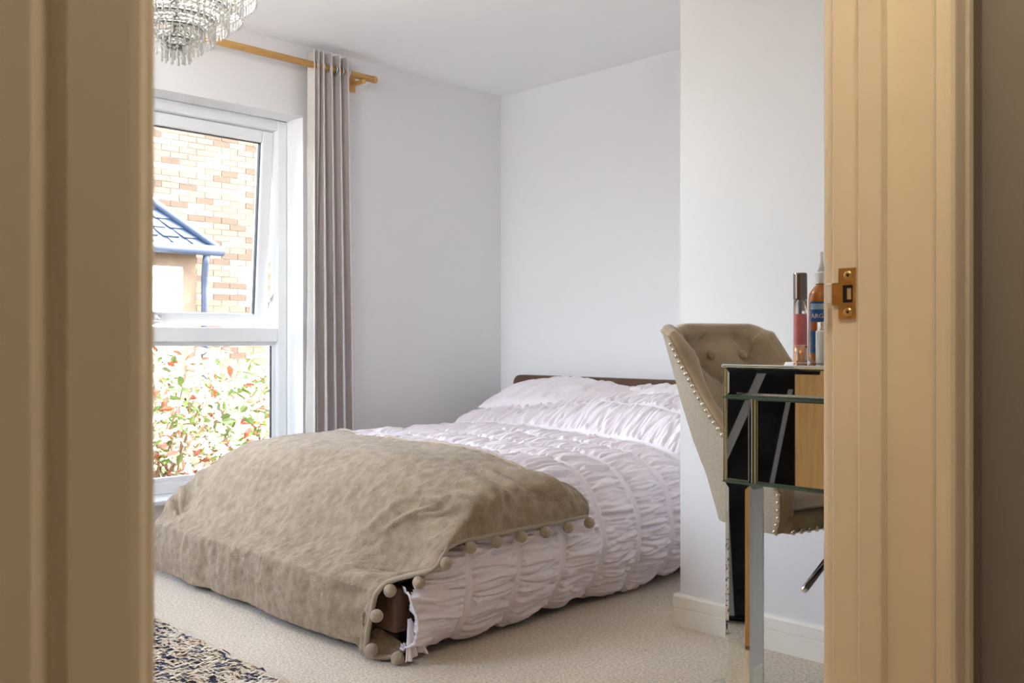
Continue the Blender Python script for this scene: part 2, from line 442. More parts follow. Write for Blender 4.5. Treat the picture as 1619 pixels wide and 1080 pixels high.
struct('trim_5', box(JX0 - 0.07, JX1 + 0.069, YH - 0.018, YH, 2.10, 2.16, 0.003, 2), M['cream'], None, 'head architrave over the doorway on the hall side', 'architrave')

# oak door leaf, swung into the room and seen only in the mirrored table
th_d = R(70)
hinge = np.array((JX0 + 0.004, YD + 0.004))
dv = np.array((math.cos(th_d), math.sin(th_d))); dn = np.array((-dv[1], dv[0]))
def door_pt(a, b, z): return np.array((hinge[0] + dv[0] * a + dn[0] * b, hinge[1] + dv[1] * a + dn[1] * b, z))
def door_map(vf):
    v, f = vf
    return np.array([door_pt(*q) for q in v]), f
leaf = empty('door_2', (hinge[0], hinge[1], 0), 'oak veneered bedroom door swung open into the room', 'door'); leaf['kind'] = 'structure'
obj('door_panel', door_map(box(0, 0.838, 0, 0.036, 0.012, 2.02, 0.0015, 1)), M['oak'], leaf)
for b0, s in ((-0.001, -1), (0.037, 1)):
    hp = obj('handle', door_map(cat_(tube([(0.775, b0, 0.96), (0.775, b0 + s * 0.05, 0.96)], 0.009, 12),
                                      tube([(0.778, b0 + s * 0.05, 0.96), (0.66, b0 + s * 0.052, 0.96)], 0.0095, 12))), M['steel'], leaf, True)
    obj('handle_rose', door_map(tube([(0.775, b0, 0.96), (0.775, b0 + s * 0.008, 0.96)], 0.026, 24)), M['steel'], leaf, True)

# ------------------------------------------------------------------ window
win = empty('window_1', ((WX0 + WX1) / 2, FY, WZ0), 'white plastic window with a tilted top sash over a fixed pane', 'window'); win['kind'] = 'structure'
struct_reveal = obj('reveal', cat_(box(WX1 - 0.004, WX1 - 0.0005, YW + 0.001, FY, WZ0, WZ1), box(WX0 + 0.0005, WX0 + 0.004, YW + 0.001, FY, WZ0, WZ1),
                     box(WX0 + 0.004, WX1 - 0.004, YW + 0.001, FY, WZ1 - 0.004, WZ1 - 0.0005)), M['reveal'], win)
obj('window_sill', box(WX0 + 0.004, WX1 - 0.004, YW - 0.02, FY + 0.02, WZ0 + 0.0005, WZ0 + 0.022, 0.005), M['upvc'], win)
fw = 0.050; FD = 0.07
fx0, fx1, fz0, fz1 = WX0 + 0.004, WX1 - 0.004, WZ0 + 0.022, WZ1 - 0.004
def bar(name, x0, x1, z0, z1, y0=FY, y1=FY + FD, bev=0.005, m='upvc', par=None):
    return obj(name, box(x0, x1, y0, y1, z0, z1, bev), M[m], par or win)
bar('frame_jamb', fx1 - fw, fx1, fz0, fz1); bar('frame_jamb', fx0, fx0 + fw, fz0, fz1)
bar('frame_head', fx0 + fw, fx1 - fw, fz1 - fw, fz1); bar('frame_sill', fx0 + fw, fx1 - fw, fz0, fz0 + fw)
TZ0, TZ1 = 0.897, 0.965
bar('transom', fx0 + fw, fx1 - fw, TZ0, TZ1)
# lower fixed pane with glazing beads
gx0, gx1 = fx0 + fw, fx1 - fw
bead = cat_(box(gx0, gx0 + 0.018, FY + 0.02, FY + 0.045, fz0 + fw, TZ0), box(gx1 - 0.018, gx1, FY + 0.02, FY + 0.045, fz0 + fw, TZ0),
            box(gx0 + 0.018, gx1 - 0.018, FY + 0.02, FY + 0.045, TZ0 - 0.018, TZ0), box(gx0 + 0.018, gx1 - 0.018, FY + 0.02, FY + 0.045, fz0 + fw, fz0 + fw + 0.018))
obj('glazing_bead', bead, M['upvc'], win)
gk = cat_(box(gx1 - 0.022, gx1 - 0.018, FY + 0.028, FY + 0.042, fz0 + fw + 0.018, TZ0 - 0.018), box(gx0 + 0.018, gx0 + 0.022, FY + 0.028, FY + 0.042, fz0 + fw + 0.018, TZ0 - 0.018))
obj('gasket', gk, M['gasket'], win)
obj('pane', box(gx0 + 0.018, gx1 - 0.018, FY + 0.033, FY + 0.037, fz0 + fw + 0.018, TZ0 - 0.018), M['glass'], win)
# upper sash, hinged at the head and pushed out at the foot
sa = R(4.2); hz = fz1 - fw - 0.004; hy = FY + 0.03
def sash_map(vf):
    v, f = vf; v = np.array(v, float)
    y = v[:, 1]; z = v[:, 2] - hz
    return np.stack([v[:, 0], hy + y * math.cos(sa) - z * math.sin(sa), hz + y * math.sin(sa) + z * math.cos(sa)], 1), f
sx0, sx1, sz0, sz1 = gx0 + 0.004, gx1 - 0.004, TZ1 + 0.006, hz
sw = 0.058
sash = obj('sash', sash_map(cat_(box(sx1 - sw, sx1, 0, 0.06, sz0, sz1, 0.006), box(sx0, sx0 + sw, 0, 0.06, sz0, sz1, 0.006),
                        box(sx0 + sw, sx1 - sw, 0, 0.06, sz1 - sw, sz1, 0.006), box(sx0 + sw, sx1 - sw, 0, 0.06, sz0, sz0 + sw, 0.006))), M['upvc'], win)
obj('pane', sash_map(box(sx0 + sw, sx1 - sw, 0.028, 0.032, sz0 + sw, sz1 - sw)), M['glass'], sash)
obj('gasket', sash_map(cat_(box(sx1 - sw - 0.004, sx1 - sw, 0.018, 0.04, sz0 + sw, sz1 - sw), box(sx0 + sw, sx0 + sw + 0.004, 0.018, 0.04, sz0 + sw, sz1 - sw),
                            box(sx0 + sw, sx1 - sw, 0.018, 0.04, sz1 - sw - 0.004, sz1 - sw))), M['gasket'], sash)
hx = 1.80
obj('sash_handle', sash_map(cat_(box(hx - 0.03, hx + 0.03, -0.014, 0, sz0 + 0.018, sz0 + 0.045, 0.004), tube([(hx + 0.01, -0.016, sz0 + 0.032), (hx - 0.02, -0.04, sz0 + 0.05), (hx - 0.12, -0.045, sz0 + 0.075)], 0.008, 10))), M['chrome'], sash, True)
obj('stay', cat_(tube([(sx1 + 0.001, FY + 0.045, TZ1 + 0.16), (sx1 - 0.004, FY + 0.07, TZ1 + 0.12), (sx1 - 0.006, FY + 0.085, TZ1 + 0.03)], 0.005, 8)), M['steel'], win, True)

win2 = empty('added_window_2', (XL - 0.05, (W2Y0 + W2Y1) / 2, W2Z0), 'wide white window added in the unseen side wall to light the room', 'window'); win2['kind'] = 'structure'
for y0, y1, z0, z1 in ((W2Y0, W2Y0 + 0.05, W2Z0, W2Z1), (W2Y1 - 0.05, W2Y1, W2Z0, W2Z1), (W2Y0 + 0.05, W2Y1 - 0.05, W2Z1 - 0.05, W2Z1), (W2Y0 + 0.05, W2Y1 - 0.05, W2Z0, W2Z0 + 0.05)):
    obj('frame_bar', box(XL - 0.09, XL - 0.03, y0, y1, z0, z1, 0.004), M['upvc'], win2)
obj('pane', box(XL - 0.062, XL - 0.058, W2Y0 + 0.05, W2Y1 - 0.05, W2Z0 + 0.05, W2Z1 - 0.05), M['glass'], win2)
def portal(name, loc, rot, sx, sy):
    d = bpy.data.lights.new(name, 'AREA'); d.shape = 'RECTANGLE'; d.size = sx; d.size_y = sy; d.cycles.is_portal = True
    o = bpy.data.objects.new(name, d); COL.objects.link(o); o.location = loc; o.rotation_euler = rot
portal('window_portal', ((WX0 + WX1) / 2, YO + 0.03, (WZ0 + WZ1) / 2), (R(-90), 0, 0), WX1 - WX0, WZ1 - WZ0)
portal('added_window_portal', (XL - T - 0.02, (W2Y0 + W2Y1) / 2, (W2Z0 + W2Z1) / 2), (R(90), 0, R(-90)), W2Y1 - W2Y0, W2Z1 - W2Z0)

# ------------------------------------------------------------------ outside
gy = 11.0
tag(obj('terrace', box(-12, XL - T - 0.001, -8, YO, -0.35, -0.15), M['bounce_paving']), 'unseen terrace outside the side wall, paved pale to bounce light in', 'terrace', kind='structure')  # unseen ground kept pale as a reflector for the ceiling
tag(obj('ground', box(-12, 16, YO + 0.001, 16, -0.35, -0.15), M['grass']), 'brown gravel garden strip outside the window', 'ground', kind='structure')
house = empty('neighbour_house', (5.6, gy, -0.15), 'sunlit buff brick house seen through the window', 'house')
obj('wall', box(-1.0, 13.0, gy + 0.012, gy + 0.3, -0.15, 5.6), M['mortar'], house)
bl, bh, bg_ = 0.215, 0.065, 0.010
bv, bf = box(-bl / 2, bl / 2, 0, 0.06, -bh / 2, bh / 2)
bm_me = []
for k in ('brickA', 'brickB', 'brickC'):
    me = bpy.data.meshes.new('brick'); me.from_pydata((bv).tolist(), [], [tuple(int(i) for i in q) for q in bf]); me.materials.append(M[k]); bm_me.append(me)
cands = []
r0 = 0
z = -0.11
while z < 4.9:
    off = 0.5 * (r0 % 2)
    for i in range(-2, 44):
        x = 1.6 + (i + off) * (bl + bg_)
        cands.append((x, z))
    z += bh + bg_; r0 += 1
def vis_key(c):
    l = (c[0] - gy) / (c[0] + gy); px = 809.5 + 1470 * l; D = (c[0] + gy) / math.sqrt(2); py = 540 - 1470 * (c[1] - H) / D
    return px, py
inview = [c for c in cands if 236 < vis_key(c)[0] < 440 and 190 < vis_key(c)[1] < 640]
inview.sort(key=lambda c: abs(vis_key(c)[0] - 375) + 0.6 * abs(vis_key(c)[1] - 370))
own = set(inview[:300])
rest = {0: [], 1: [], 2: []}
for c in cands:
    k = int(rng.choice(3, p=[0.4, 0.4, 0.2]))
    if c in own:
        inst('brick', bm_me[k], house, Matrix.Translation((c[0], gy + 0.002 + rng.uniform(-0.004, 0.003), c[1])))
    else:
        rest[k].append((bv + np.array((c[0], gy + 0.002 + rng.uniform(-0.004, 0.003), c[1])), bf))
for k, nm in enumerate(('brickA', 'brickB', 'brickC')):
    o = obj('brickwork', cat_(*rest[k]), M[nm], house); o['kind'] = 'stuff'
# slate-roofed bay in front of the brick wall
by = 10.1; bx0, bx1 = 2.6, 4.98
bay = obj('bay_wall', cat_(box(bx0, 4.0, by, gy - 0.01, -0.15, 1.95), box(4.78, bx1, by, gy - 0.01, -0.15, 1.95), box(4.0, 4.78, by, gy - 0.01, 1.72, 1.95), box(4.0, 4.78, by + 0.1, gy - 0.01, -0.15, 1.72)), M['brickA'], house)
wf = obj('bay_window', cat_(box(3.98, 4.8, by - 0.04, by + 0.09, 1.62, 1.74, 0.01), box(4.68, 4.8, by - 0.04, by + 0.09, 0.5, 1.62, 0.01), box(3.98, 4.1, by - 0.04, by + 0.09, 0.5, 1.62, 0.01), box(3.98, 4.8, by - 0.05, by + 0.09, 0.4, 0.5, 0.01)), M['upvc'], house)
obj('bay_pane', box(4.1, 4.68, by + 0.03, by + 0.04, 0.5, 1.62), mat('net_curtained_pane', (0.72, 0.74, 0.78), 0.25, spec=0.7), wf)
# hipped roof: apex line against the wall
ap = (3.55, gy - 0.02, 3.35); e0 = (bx0 - 0.12, by - 0.18, 1.95); e1 = (bx1 + 0.14, by - 0.18, 1.95); e2 = (bx1 + 0.14, gy - 0.02, 1.95); e3 = (bx0 - 0.12, gy - 0.02, 1.95)
roof = obj('bay_roof', ([ap, e0, e1, e2, e3], [(0, 1, 2), (0, 2, 3), (0, 4, 1), (1, 4, 3, 2), (0, 3, 4)]), M['slate'], house)
# slates on the front slope, course by course
apv, e0v, e1v = map(np.array, (ap, e0, e1))
nrm = np.cross(e1v - e0v, apv - e0v); nrm /= np.linalg.norm(nrm)
sl_pieces = 0
ncourse = 13
updir = (apv - (e0v + e1v) / 2); 
for c in range(ncourse):
    t0, t1 = c / ncourse, (c + 1) / ncourse + 0.012
    L0 = e0v + (apv - e0v) * t0; R0_ = e1v + (apv - e1v) * t0
    L1 = e0v + (apv - e0v) * min(t1, 1); R1_ = e1v + (apv - e1v) * min(t1, 1)
    n_s = max(1, int(np.linalg.norm(R0_ - L0) / 0.24))
    for k in range(n_s):
        a0, a1 = k / n_s + 0.012, (k + 1) / n_s - 0.012
        q = [L0 + (R0_ - L0) * a0, L0 + (R0_ - L0) * a1, L1 + (R1_ - L1) * a1, L1 + (R1_ - L1) * a0]
        lift = 0.012 + 0.006 * rng.random()
        vv = [p + nrm * 0.001 for p in q] + [q[0] + nrm * (lift + 0.012), q[1] + nrm * (lift + 0.012), q[2] + nrm * lift * 0.4, q[3] + nrm * lift * 0.4]
        o = obj('slate', (vv, [(0, 3, 2, 1), (4, 5, 6, 7), (0, 1, 5, 4), (1, 2, 6, 5), (2, 3, 7, 6), (3, 0, 4, 7)]), M['slate'], roof)
obj('hip_ridge', tube([e1v + nrm * 0.03, apv + nrm * 0.03], 0.05, 8), M['bluepipe'], roof, True)
obj('gutter', tube([(bx0 - 0.15, by - 0.24, 1.93), (bx1 + 0.2, by - 0.24, 1.93)], 0.06, 10), M['bluepipe'], house, True)
obj('downpipe', tube([(bx1 + 0.02, by - 0.22, 1.9), (bx1 + 0.02, by - 0.18, 1.78), (bx1 + 0.06, by - 0.08, 1.62), (bx1 + 0.07, by - 0.06, 1.5), (bx1 + 0.07, by - 0.06, -0.15)], 0.038, 10), M['bluepipe'], house, True)
# white post and blue board by the brick wall, right of the shrub
tag(obj('garden_post', cat_(box(4.93, 4.99, 8.4, 8.46, -0.15, 1.25, 0.005), box(4.925, 4.995, 8.395, 8.465, 1.25, 1.28, 0.005)), M['upvc']), 'thin white garden post right of the shrub', 'post')
tag(obj('gate_board', cat_(box(4.995, 5.08, 8.42, 8.45, -0.15, 1.22, 0.004), box(4.995, 5.08, 8.414, 8.42, 0.3, 0.36), box(4.995, 5.08, 8.414, 8.42, 1.0, 1.06)), M['bluepipe']), 'narrow blue-grey board beside the white garden post', 'board')

def shrub(name, cx, cy, rx, ry, top, nleaf, seed, label, p):
    g = np.random.default_rng(seed)
    root = empty(name, (cx, cy, -0.15), label, 'shrub', 'flowering shrubs under the window')
    stems = []
    for k in range(22):
        a = g.uniform(0, 2 * math.pi); r = g.uniform(0.15, 0.9)
        ex = cx + rx * r * math.cos(a); ey = cy + ry * r * math.sin(a); ez = -0.15 + (top + 0.15) * g.uniform(0.6, 0.97) * math.sqrt(1 - 0.6 * r * r)
        stems.append(tube(spline([(cx + 0.1 * g.normal(), cy + 0.1 * g.normal(), -0.15), ((cx + ex) / 2 + 0.05 * g.normal(), (cy + ey) / 2, ez * 0.5), (ex, ey, ez)], 8), np.linspace(0.012, 0.003, 8), 5))
    obj('stem', cat_(*stems), M['stem'], root)
    leafv = np.array([(-0.5, 0, 0), (-0.2, -0.22, 0.05), (0.2, -0.2, 0.05), (0.5, 0, -0.06), (0.2, 0.2, 0.05), (-0.2, 0.22, 0.05), (0, 0, -0.02)])
    leaff = [(0, 1, 6), (1, 2, 6), (2, 3, 6), (3, 4, 6), (4, 5, 6), (5, 0, 6)]
    groups = {'leaf': [], 'leafpale': [], 'leafred': []}
    for i in range(nleaf):
        a = g.uniform(0, 2 * math.pi); u = g.uniform(-1, 1); rr = g.uniform(0.55, 1.04)
        s = math.sqrt(1 - u * u)
        lump = 1 + 0.14 * math.sin(5 * a + 3 * u) + 0.1 * math.sin(9 * a - 5 * u)
        x = cx + rx * rr * s * math.cos(a) * lump; y = cy + ry * rr * s * math.sin(a) * lump
        z = -0.15 + (top + 0.15) * (0.5 + 0.5 * u * rr * lump)
        k = ('leaf', 'leafpale', 'leafred')[int(g.choice(3, p=p))]
        sz = g.uniform(0.05, 0.10)
        e = Matrix.Rotation(g.uniform(0, 6.28), 3, 'Z') @ Matrix.Rotation(g.normal() * 0.7, 3, 'X') @ Matrix.Rotation(g.normal() * 0.7, 3, 'Y')
        groups[k].append((leafv * sz @ np.array(e).T + np.array((x, y, z)), leaff))
    for k, nm in (('leaf', 'green_leaves'), ('leafpale', 'glare_pale_leaves'), ('leafred', 'red_leaf_tips')):  # the pale leaves carry painted sun glare
        o = obj(nm, cat_(*groups[k]), M[k], root); o['kind'] = 'stuff'
shrub('garden_shrub', 2.55, 5.75, 0.95, 0.7, 0.88, 2600, 3, 'dense glare-whitened shrub with red leaf tips filling the lower pane', [0.34, 0.52, 0.14])
shrub('garden_shrub', 3.55, 6.35, 0.75, 0.55, 0.72, 1700, 5, 'lower pale shrub at the right of the lower pane before the brick wall', [0.36, 0.54, 0.10])
shrub('garden_shrub', 1.2, 5.55, 0.9, 0.65, 0.80, 1500, 8, 'leafy shrub at the left of the window behind the door edge', [0.45, 0.42, 0.13])

# ------------------------------------------------------------------ curtain rod and curtain
RY, RZ = 3.72, 2.19
rod = empty('curtain_rod', (2.0, RY, RZ), 'oak coloured curtain rod above the window', 'curtain rod')
obj('pole', tube([(0.72, RY, RZ), (2.752, RY, RZ)], 0.016, 16), M['rodwood'], rod, True)
obj('end_cap', tube([(2.752, RY, RZ), (2.768, RY, RZ)], 0.0175, 16), M['rodwood'], rod, True)
obj('end_cap', tube([(0.70, RY, RZ), (0.72, RY, RZ)], 0.0175, 16), M['rodwood'], rod, True)
for bx in (2.685, 0.80):
    b = obj('bracket', cat_(box(bx - 0.012, bx + 0.012, RY - 0.02, YW - 0.001, RZ - 0.034, RZ - 0.016, 0.003), box(bx - 0.02, bx + 0.02, YW - 0.012, YW - 0.001, RZ - 0.06, RZ + 0.03, 0.003)), M['rodwood'], rod)

cur = empty('curtain', (2.52, RY, 0.02), 'taupe eyelet curtain gathered in folds right of the window', 'curtain')
nz, ns = 90, 240
def curtain_grid(x0t, x1t, x0b, x1b, nf, amp_t, amp_b, z0, z1, ph, seed, yoff=0.0):
    zz = np.linspace(z1, z0, nz); ss = np.linspace(0, 1, ns)
    nn = smooth_noise(nz, ns, 30, 10, seed)
    P = np.zeros((nz, ns, 3))
    for i, z in enumerate(zz):
        k = (z1 - z) / (z1 - z0); kk = k ** 0.8
        x0 = x0t + (x0b - x0t) * kk; x1 = x1t + (x1b - x1t) * kk
        warp = ss + 0.025 * k * np.sin(7 * ss + 2.0) * np.sin(math.pi * ss)
        a = amp_t + (amp_b - amp_t) * k
        ang = 2 * math.pi * nf * warp + ph
        P[i, :, 0] = x0 + (x1 - x0) * warp + 0.012 * np.sin(2 * ang + 0.4) * (0.4 + 0.6 * k)
        P[i, :, 1] = RY + yoff + a * np.sin(ang) * (1 + 0.25 * np.sin(3.1 * ss + 1.2) * k) + 0.004 * nn[i] * k
        P[i, :, 2] = z
    return P
P = curtain_grid(2.405, 2.612, 2.40, 2.655, 4.6, 0.030, 0.047, 0.02, 2.258, -1.4, 11)
o = obj('drape', grid(P), M['curtain'], cur, True)
md = o.modifiers.new('thick', 'SOLIDIFY'); md.thickness = 0.003
# pale turned-back lining at the leading edge
Pl = np.zeros((60, 14, 3))
for i, z in enumerate(np.linspace(2.255, 0.02, 60)):
    k = (2.255 - z) / 2.235
    u = np.linspace(0, 1, 14)
    Pl[i, :, 0] = 2.408 - 0.014 * k + 0.016 * np.sin(u * 1.4) - 0.035 * (1 - u) * 0.2
    Pl[i, :, 1] = RY + 0.030 - 0.055 * u + 0.006 * np.sin(4 * z + 3 * u)
    Pl[i, :, 2] = z
o = obj('lining_edge', grid(Pl), M['lining'], cur, True)
md = o.modifiers.new('thick', 'SOLIDIFY'); md.thickness = 0.002
for k in range(6):
    x = 2.42 + k * 0.036
    v, f = rev([(0.019, -0.003), (0.026, -0.003), (0.026, 0.003), (0.019, 0.003), (0.019, -0.003)], (0, 0, 0), 18, cap=False)
    obj('eyelet', (np.stack([x + v[:, 2], RY + v[:, 0], RZ + v[:, 1]], 1), f), M['steel'], cur, True)

# ------------------------------------------------------------------ bed
bed = empty('bed_frame', (1.60, 2.8, 0), 'low brown bed frame with a slim headboard under the bedding', 'bed')
hb_y0, hb_y1 = 1.99, 3.645
def headboard():
    prof = [(hb_y0, 0.09), (hb_y1, 0.09), (hb_y1, 0.655)]
    for k in range(7):
        a = k / 6 * math.pi / 2
        prof.append((hb_y1 - 0.05 + 0.05 * math.cos(a), 0.666 + 0.05 * math.sin(a)))
    for k in range(7):
        a = math.pi / 2 + k / 6 * math.pi / 2
        prof.append((hb_y0 + 0.05 + 0.05 * math.cos(a), 0.666 + 0.05 * math.sin(a)))
    n = len(prof); xs = (3.655, XB - 0.017)
    v = [(x, y, z) for x in xs for y, z in prof]
    f = [tuple(range(n)), tuple(range(n, 2 * n))[::-1]] + [(i, n + i, n + (i + 1) % n, (i + 1) % n) for i in range(n)]
    return v, f
obj('headboard', headboard(), M['bedframe'], bed)
obj('foot_rail', box(1.61, 1.67, 2.075, 3.53, 0.078, 0.205, 0.012, 3), M['bedframe'], bed, True)
obj('side_rail', box(1.671, 3.654, 2.09, 2.14, 0.085, 0.20, 0.008), M['bedframe'], bed)
obj('side_rail', box(1.671, 3.654, 3.47, 3.52, 0.085, 0.20, 0.008), M['bedframe'], bed)
for x, y in ((1.74, 2.18), (1.74, 3.40), (3.5, 2.18), (3.5, 3.40)):
    obj('leg', rev([(0.022, 0.0), (0.03, 0.085)], (x, y, 0), 14), M['blackplastic'], bed, True)
for k in range(11):
    x = 1.76 + k * 0.175
    obj('slat', box(x, x + 0.07, 2.141, 3.469, 0.17, 0.188, 0.003, 1), M['oak'], bed)
mt = obj('mattress', box(1.78, 3.645, 2.145, 3.46, 0.205, 0.425, 0.05, 4), M['mattress'], None, True, loc=(2.7, 2.8, 0.205))
tag(mt, 'pale mattress under the blush duvet', 'mattress')

# --- duvet
TPATH = [(2.20, 0.522), (2.0, 0.527), (1.88, 0.518), (1.79, 0.468), (1.72, 0.375), (1.655, 0.283), (1.603, 0.222), (1.580, 0.205), (1.567, 0.185), (1.561, 0.09), (1.568, 0.022)]
tp_ = spline(TPATH, 200); tp_top = tp_[tp_[:, 1] > 0.21][::-1]
SEAMS = [1.795 + 0.198 * k for k in range(-1, 10)]
nx, nsec = 330, 760
sec = spline([(2.085, 0.022), (2.035, 0.05), (1.992, 0.13), (1.972, 0.215), (1.985, 0.31), (2.035, 0.40), (2.13, 0.465), (2.28, 0.49), (2.6, 0.50), (3.0, 0.50), (3.28, 0.49), (3.43, 0.455), (3.525, 0.37), (3.56, 0.26), (3.55, 0.14)], nsec)
seclen = np.sum(np.linalg.norm(np.diff(sec, axis=0), axis=1))
xs = np.linspace(1.615, 3.50, nx)
P = np.zeros((nsec, nx, 3))
top_w = sstep(0.33, 0.48, sec[:, 1])
near = (np.arange(nsec) / nsec < 0.3)
for j, x in enumerate(xs):
    k = np.clip((1.80 - x) / 0.185, 0, 1) ** 2
    y = sec[:, 0].copy(); z = sec[:, 1].copy()
    y += np.where(near, 0.075 * k * sstep(0.12, 0.25, sec[:, 1]) - 0.03 * k * (1 - sstep(0.05, 0.14, sec[:, 1])), -0.10 * k)
    z -= max(0.0, 0.50 - (float(np.interp(x, tp_top[:, 0], tp_top[:, 1])) - 0.022)) * top_w * (1 if x < 2.0 else 0)
    rise = sstep(2.93, 3.20, x)
    z += rise * top_w * (0.105 + 0.03 * np.sin((sec[:, 0] - 2.0) * 4.2)) + 0.04 * sstep(3.2, 3.42, x) * top_w
    if x < 1.85: z = np.minimum(z, float(np.interp(x, tp_top[:, 0], tp_top[:, 1])) - 0.02 - 0.25 * np.maximum(0, 2.06 - y))
    low = (1 - top_w) * sstep(0.02, 0.35, sec[:, 1] + 0.02)
    # hem wanders
    wob = 0.012 * math.sin(x * 9.0) + 0.006 * math.sin(x * 23.0 + 1)
    z += np.where(sec[:, 1] < 0.14, (0.14 - sec[:, 1]) / 0.14 * (0.016 + wob), 0)
    z += 0.008 * np.sin(sec[:, 0] * 5.0 + x * 2.0) * top_w
    P[:, j, 0] = x; P[:, j, 1] = y; P[:, j, 2] = z
Nn = normals(P)
if Nn[nsec // 2, nx // 2, 2] < 0: Nn = -Nn
ds = seclen / nsec; dx = (xs[-1] - xs[0]) / nx
disp = np.zeros((nsec, nx))
n_long = smooth_noise(nsec, nx, 0.0050 / ds, 0.040 / dx, 21)
n_fine = smooth_noise(nsec, nx, 0.0034 / ds, 0.016 / dx, 22)
n_val = smooth_noise(nsec, nx, 0.0078 / ds, 0.050 / dx, 25)
n_big = smooth_noise(nsec, nx, 0.03 / ds, 0.05 / dx, 23)
for j, x in enumerate(xs):
    i = max([k for k in range(len(SEAMS)) if SEAMS[k] <= x] or [0])
    t = (x - SEAMS[i]) / 0.198
    dseam = min(t, 1 - t) * 0.198
    env = sstep(0.009, 0.022, dseam)
    puff = 0.017 * max(0.0, math.sin(math.pi * t)) ** 0.6
    nearseam = math.exp(-((dseam - 0.02) / 0.025) ** 2)
    r = (0.35 - np.exp(-(n_val[:, j] / 0.38) ** 2)) * 0.0105 * env + np.tanh(1.2 * n_long[:, j]) * 0.0045 * env + n_fine[:, j] * 0.0036 * env * (0.35 + 0.65 * nearseam) + n_big[:, j] * 0.003
    cov = (1 - sstep(2.02, 2.06, x + 0.0 * sec[:, 0])) * sstep(0.355, 0.40, sec[:, 1] + 0 * x)
    hi = 2.06 + 0.19 * np.clip((sec[:, 0] - 2.0) / 1.5, 0, 1)
    cov = (1 - sstep(0, 0.03, x - hi)) * sstep(0.345, 0.385, np.where(near, sec[:, 1], np.maximum(sec[:, 1], 0.3)))
    disp[:, j] = (puff + r) * (1 - cov) - cov * (0.014 + 0.026 * (1 - sstep(1.80, 1.92, x)))
    if x < 1.78: disp[:, j] -= np.where(near & (sec[:, 1] > 0.27), 0.026 * sstep(0.27, 0.33, sec[:, 1]), 0.0)
dn_far = 1.0
P = P + Nn * disp[:, :, None]
# keep the cloth above the carpet and clear of the wall
P[:, :, 2] = np.maximum(P[:, :, 2], 0.012)
duv = empty('duvet', (2.6, 2.02, 0.012), 'blush pink ruched duvet with smooth seam bands spread over the bed', 'duvet')
covm = np.zeros((nsec, nx), bool)
for j, x in enumerate(xs):
    hi = 2.02 + 0.19 * np.clip((sec[:, 0] - 2.0) / 1.5, 0, 1)
    covm[:, j] = (x < hi) & (np.where(near, sec[:, 1], 1.0) > 0.40)
    if x < 1.82: covm[:, j] |= near & ((P[:, j, 2] > (min(0.30, float(np.interp(x, tp_top[:, 0], tp_top[:, 1])) - 0.040) if x < 1.74 else 0.315)) | (sec[:, 1] > 0.34))
gv, gf = grid(P)
cf = covm.reshape(-1)
do = obj('cover', (gv, [q for q in gf if not (cf[q[0]] and cf[q[1]] and cf[q[2]] and cf[q[3]])]), M['duvet'], duv, True)
# flat seam bands (ribbons just above the recessed seams)
for k, sx in enumerate(SEAMS):
    if not (xs[0] + 0.02 < sx < xs[-1] - 0.02): continue
    j = int(round((sx - xs[0]) / dx)); w = 2
    strip = np.stack([P[:, j + m_, :] + Nn[:, j + m_, :] * (0.0022 if abs(m_) < 2 else 0.0006) for m_ in range(-w, w + 1)], 1)
    if sx < 2.2: strip = strip[: int(nsec * (0.115 if sx < 1.9 else 0.15))]
    strip = strip[::3]
    strip[:, :, 2] = np.maximum(strip[:, :, 2], 0.0125)
    obj('seam_band', grid(strip), M['duvet'], duv, True)
# gathered open end of the cover at the foot corner: inner flap hanging below the rolled edge
E = P[: int(nsec * 0.105), 0, :]
flap = []
for m_ in range(8):
    t = m_ / 7
    q = E.copy(); q[:, 0] += 0.004 + 0.03 * t; q[:, 1] += 0.012 + 0.05 * t + 0.006 * np.sin(np.arange(len(q)) * 0.35) * t
    q[:, 2] = np.maximum(q[:, 2] - 0.01 * t, 0.012)
    flap.append(q)
obj('inner_flap', grid(np.stack(flap, 1)), M['duvetback'], duv, True)
obj('hem_piping', tube(E[::4] + np.array((-0.002, 0, 0.001)), 0.0035, 6), M['duvet'], duv, True)
# pinched corner of the cover resting on the carpet
cp = []
for a in np.linspace(0, 1, 40):
    row = []
    for b in np.linspace(0, 1, 12):
        w_ = 0.008 + 0.075 * b
        row.append((1.632 + (a - 0.35) * w_, 2.040 - 0.022 * b + 0.004 * math.sin(a * 26) * (0.3 + b), max(0.016, 0.125 - 0.105 * b - 0.012 * b * math.cos(a * 5))))
    cp.append(row)
o = obj('pinched_corner', grid(np.array(cp)), M['duvet'], duv, True)
md = o.modifiers.new('thick', 'SOLIDIFY'); md.thickness = 0.003

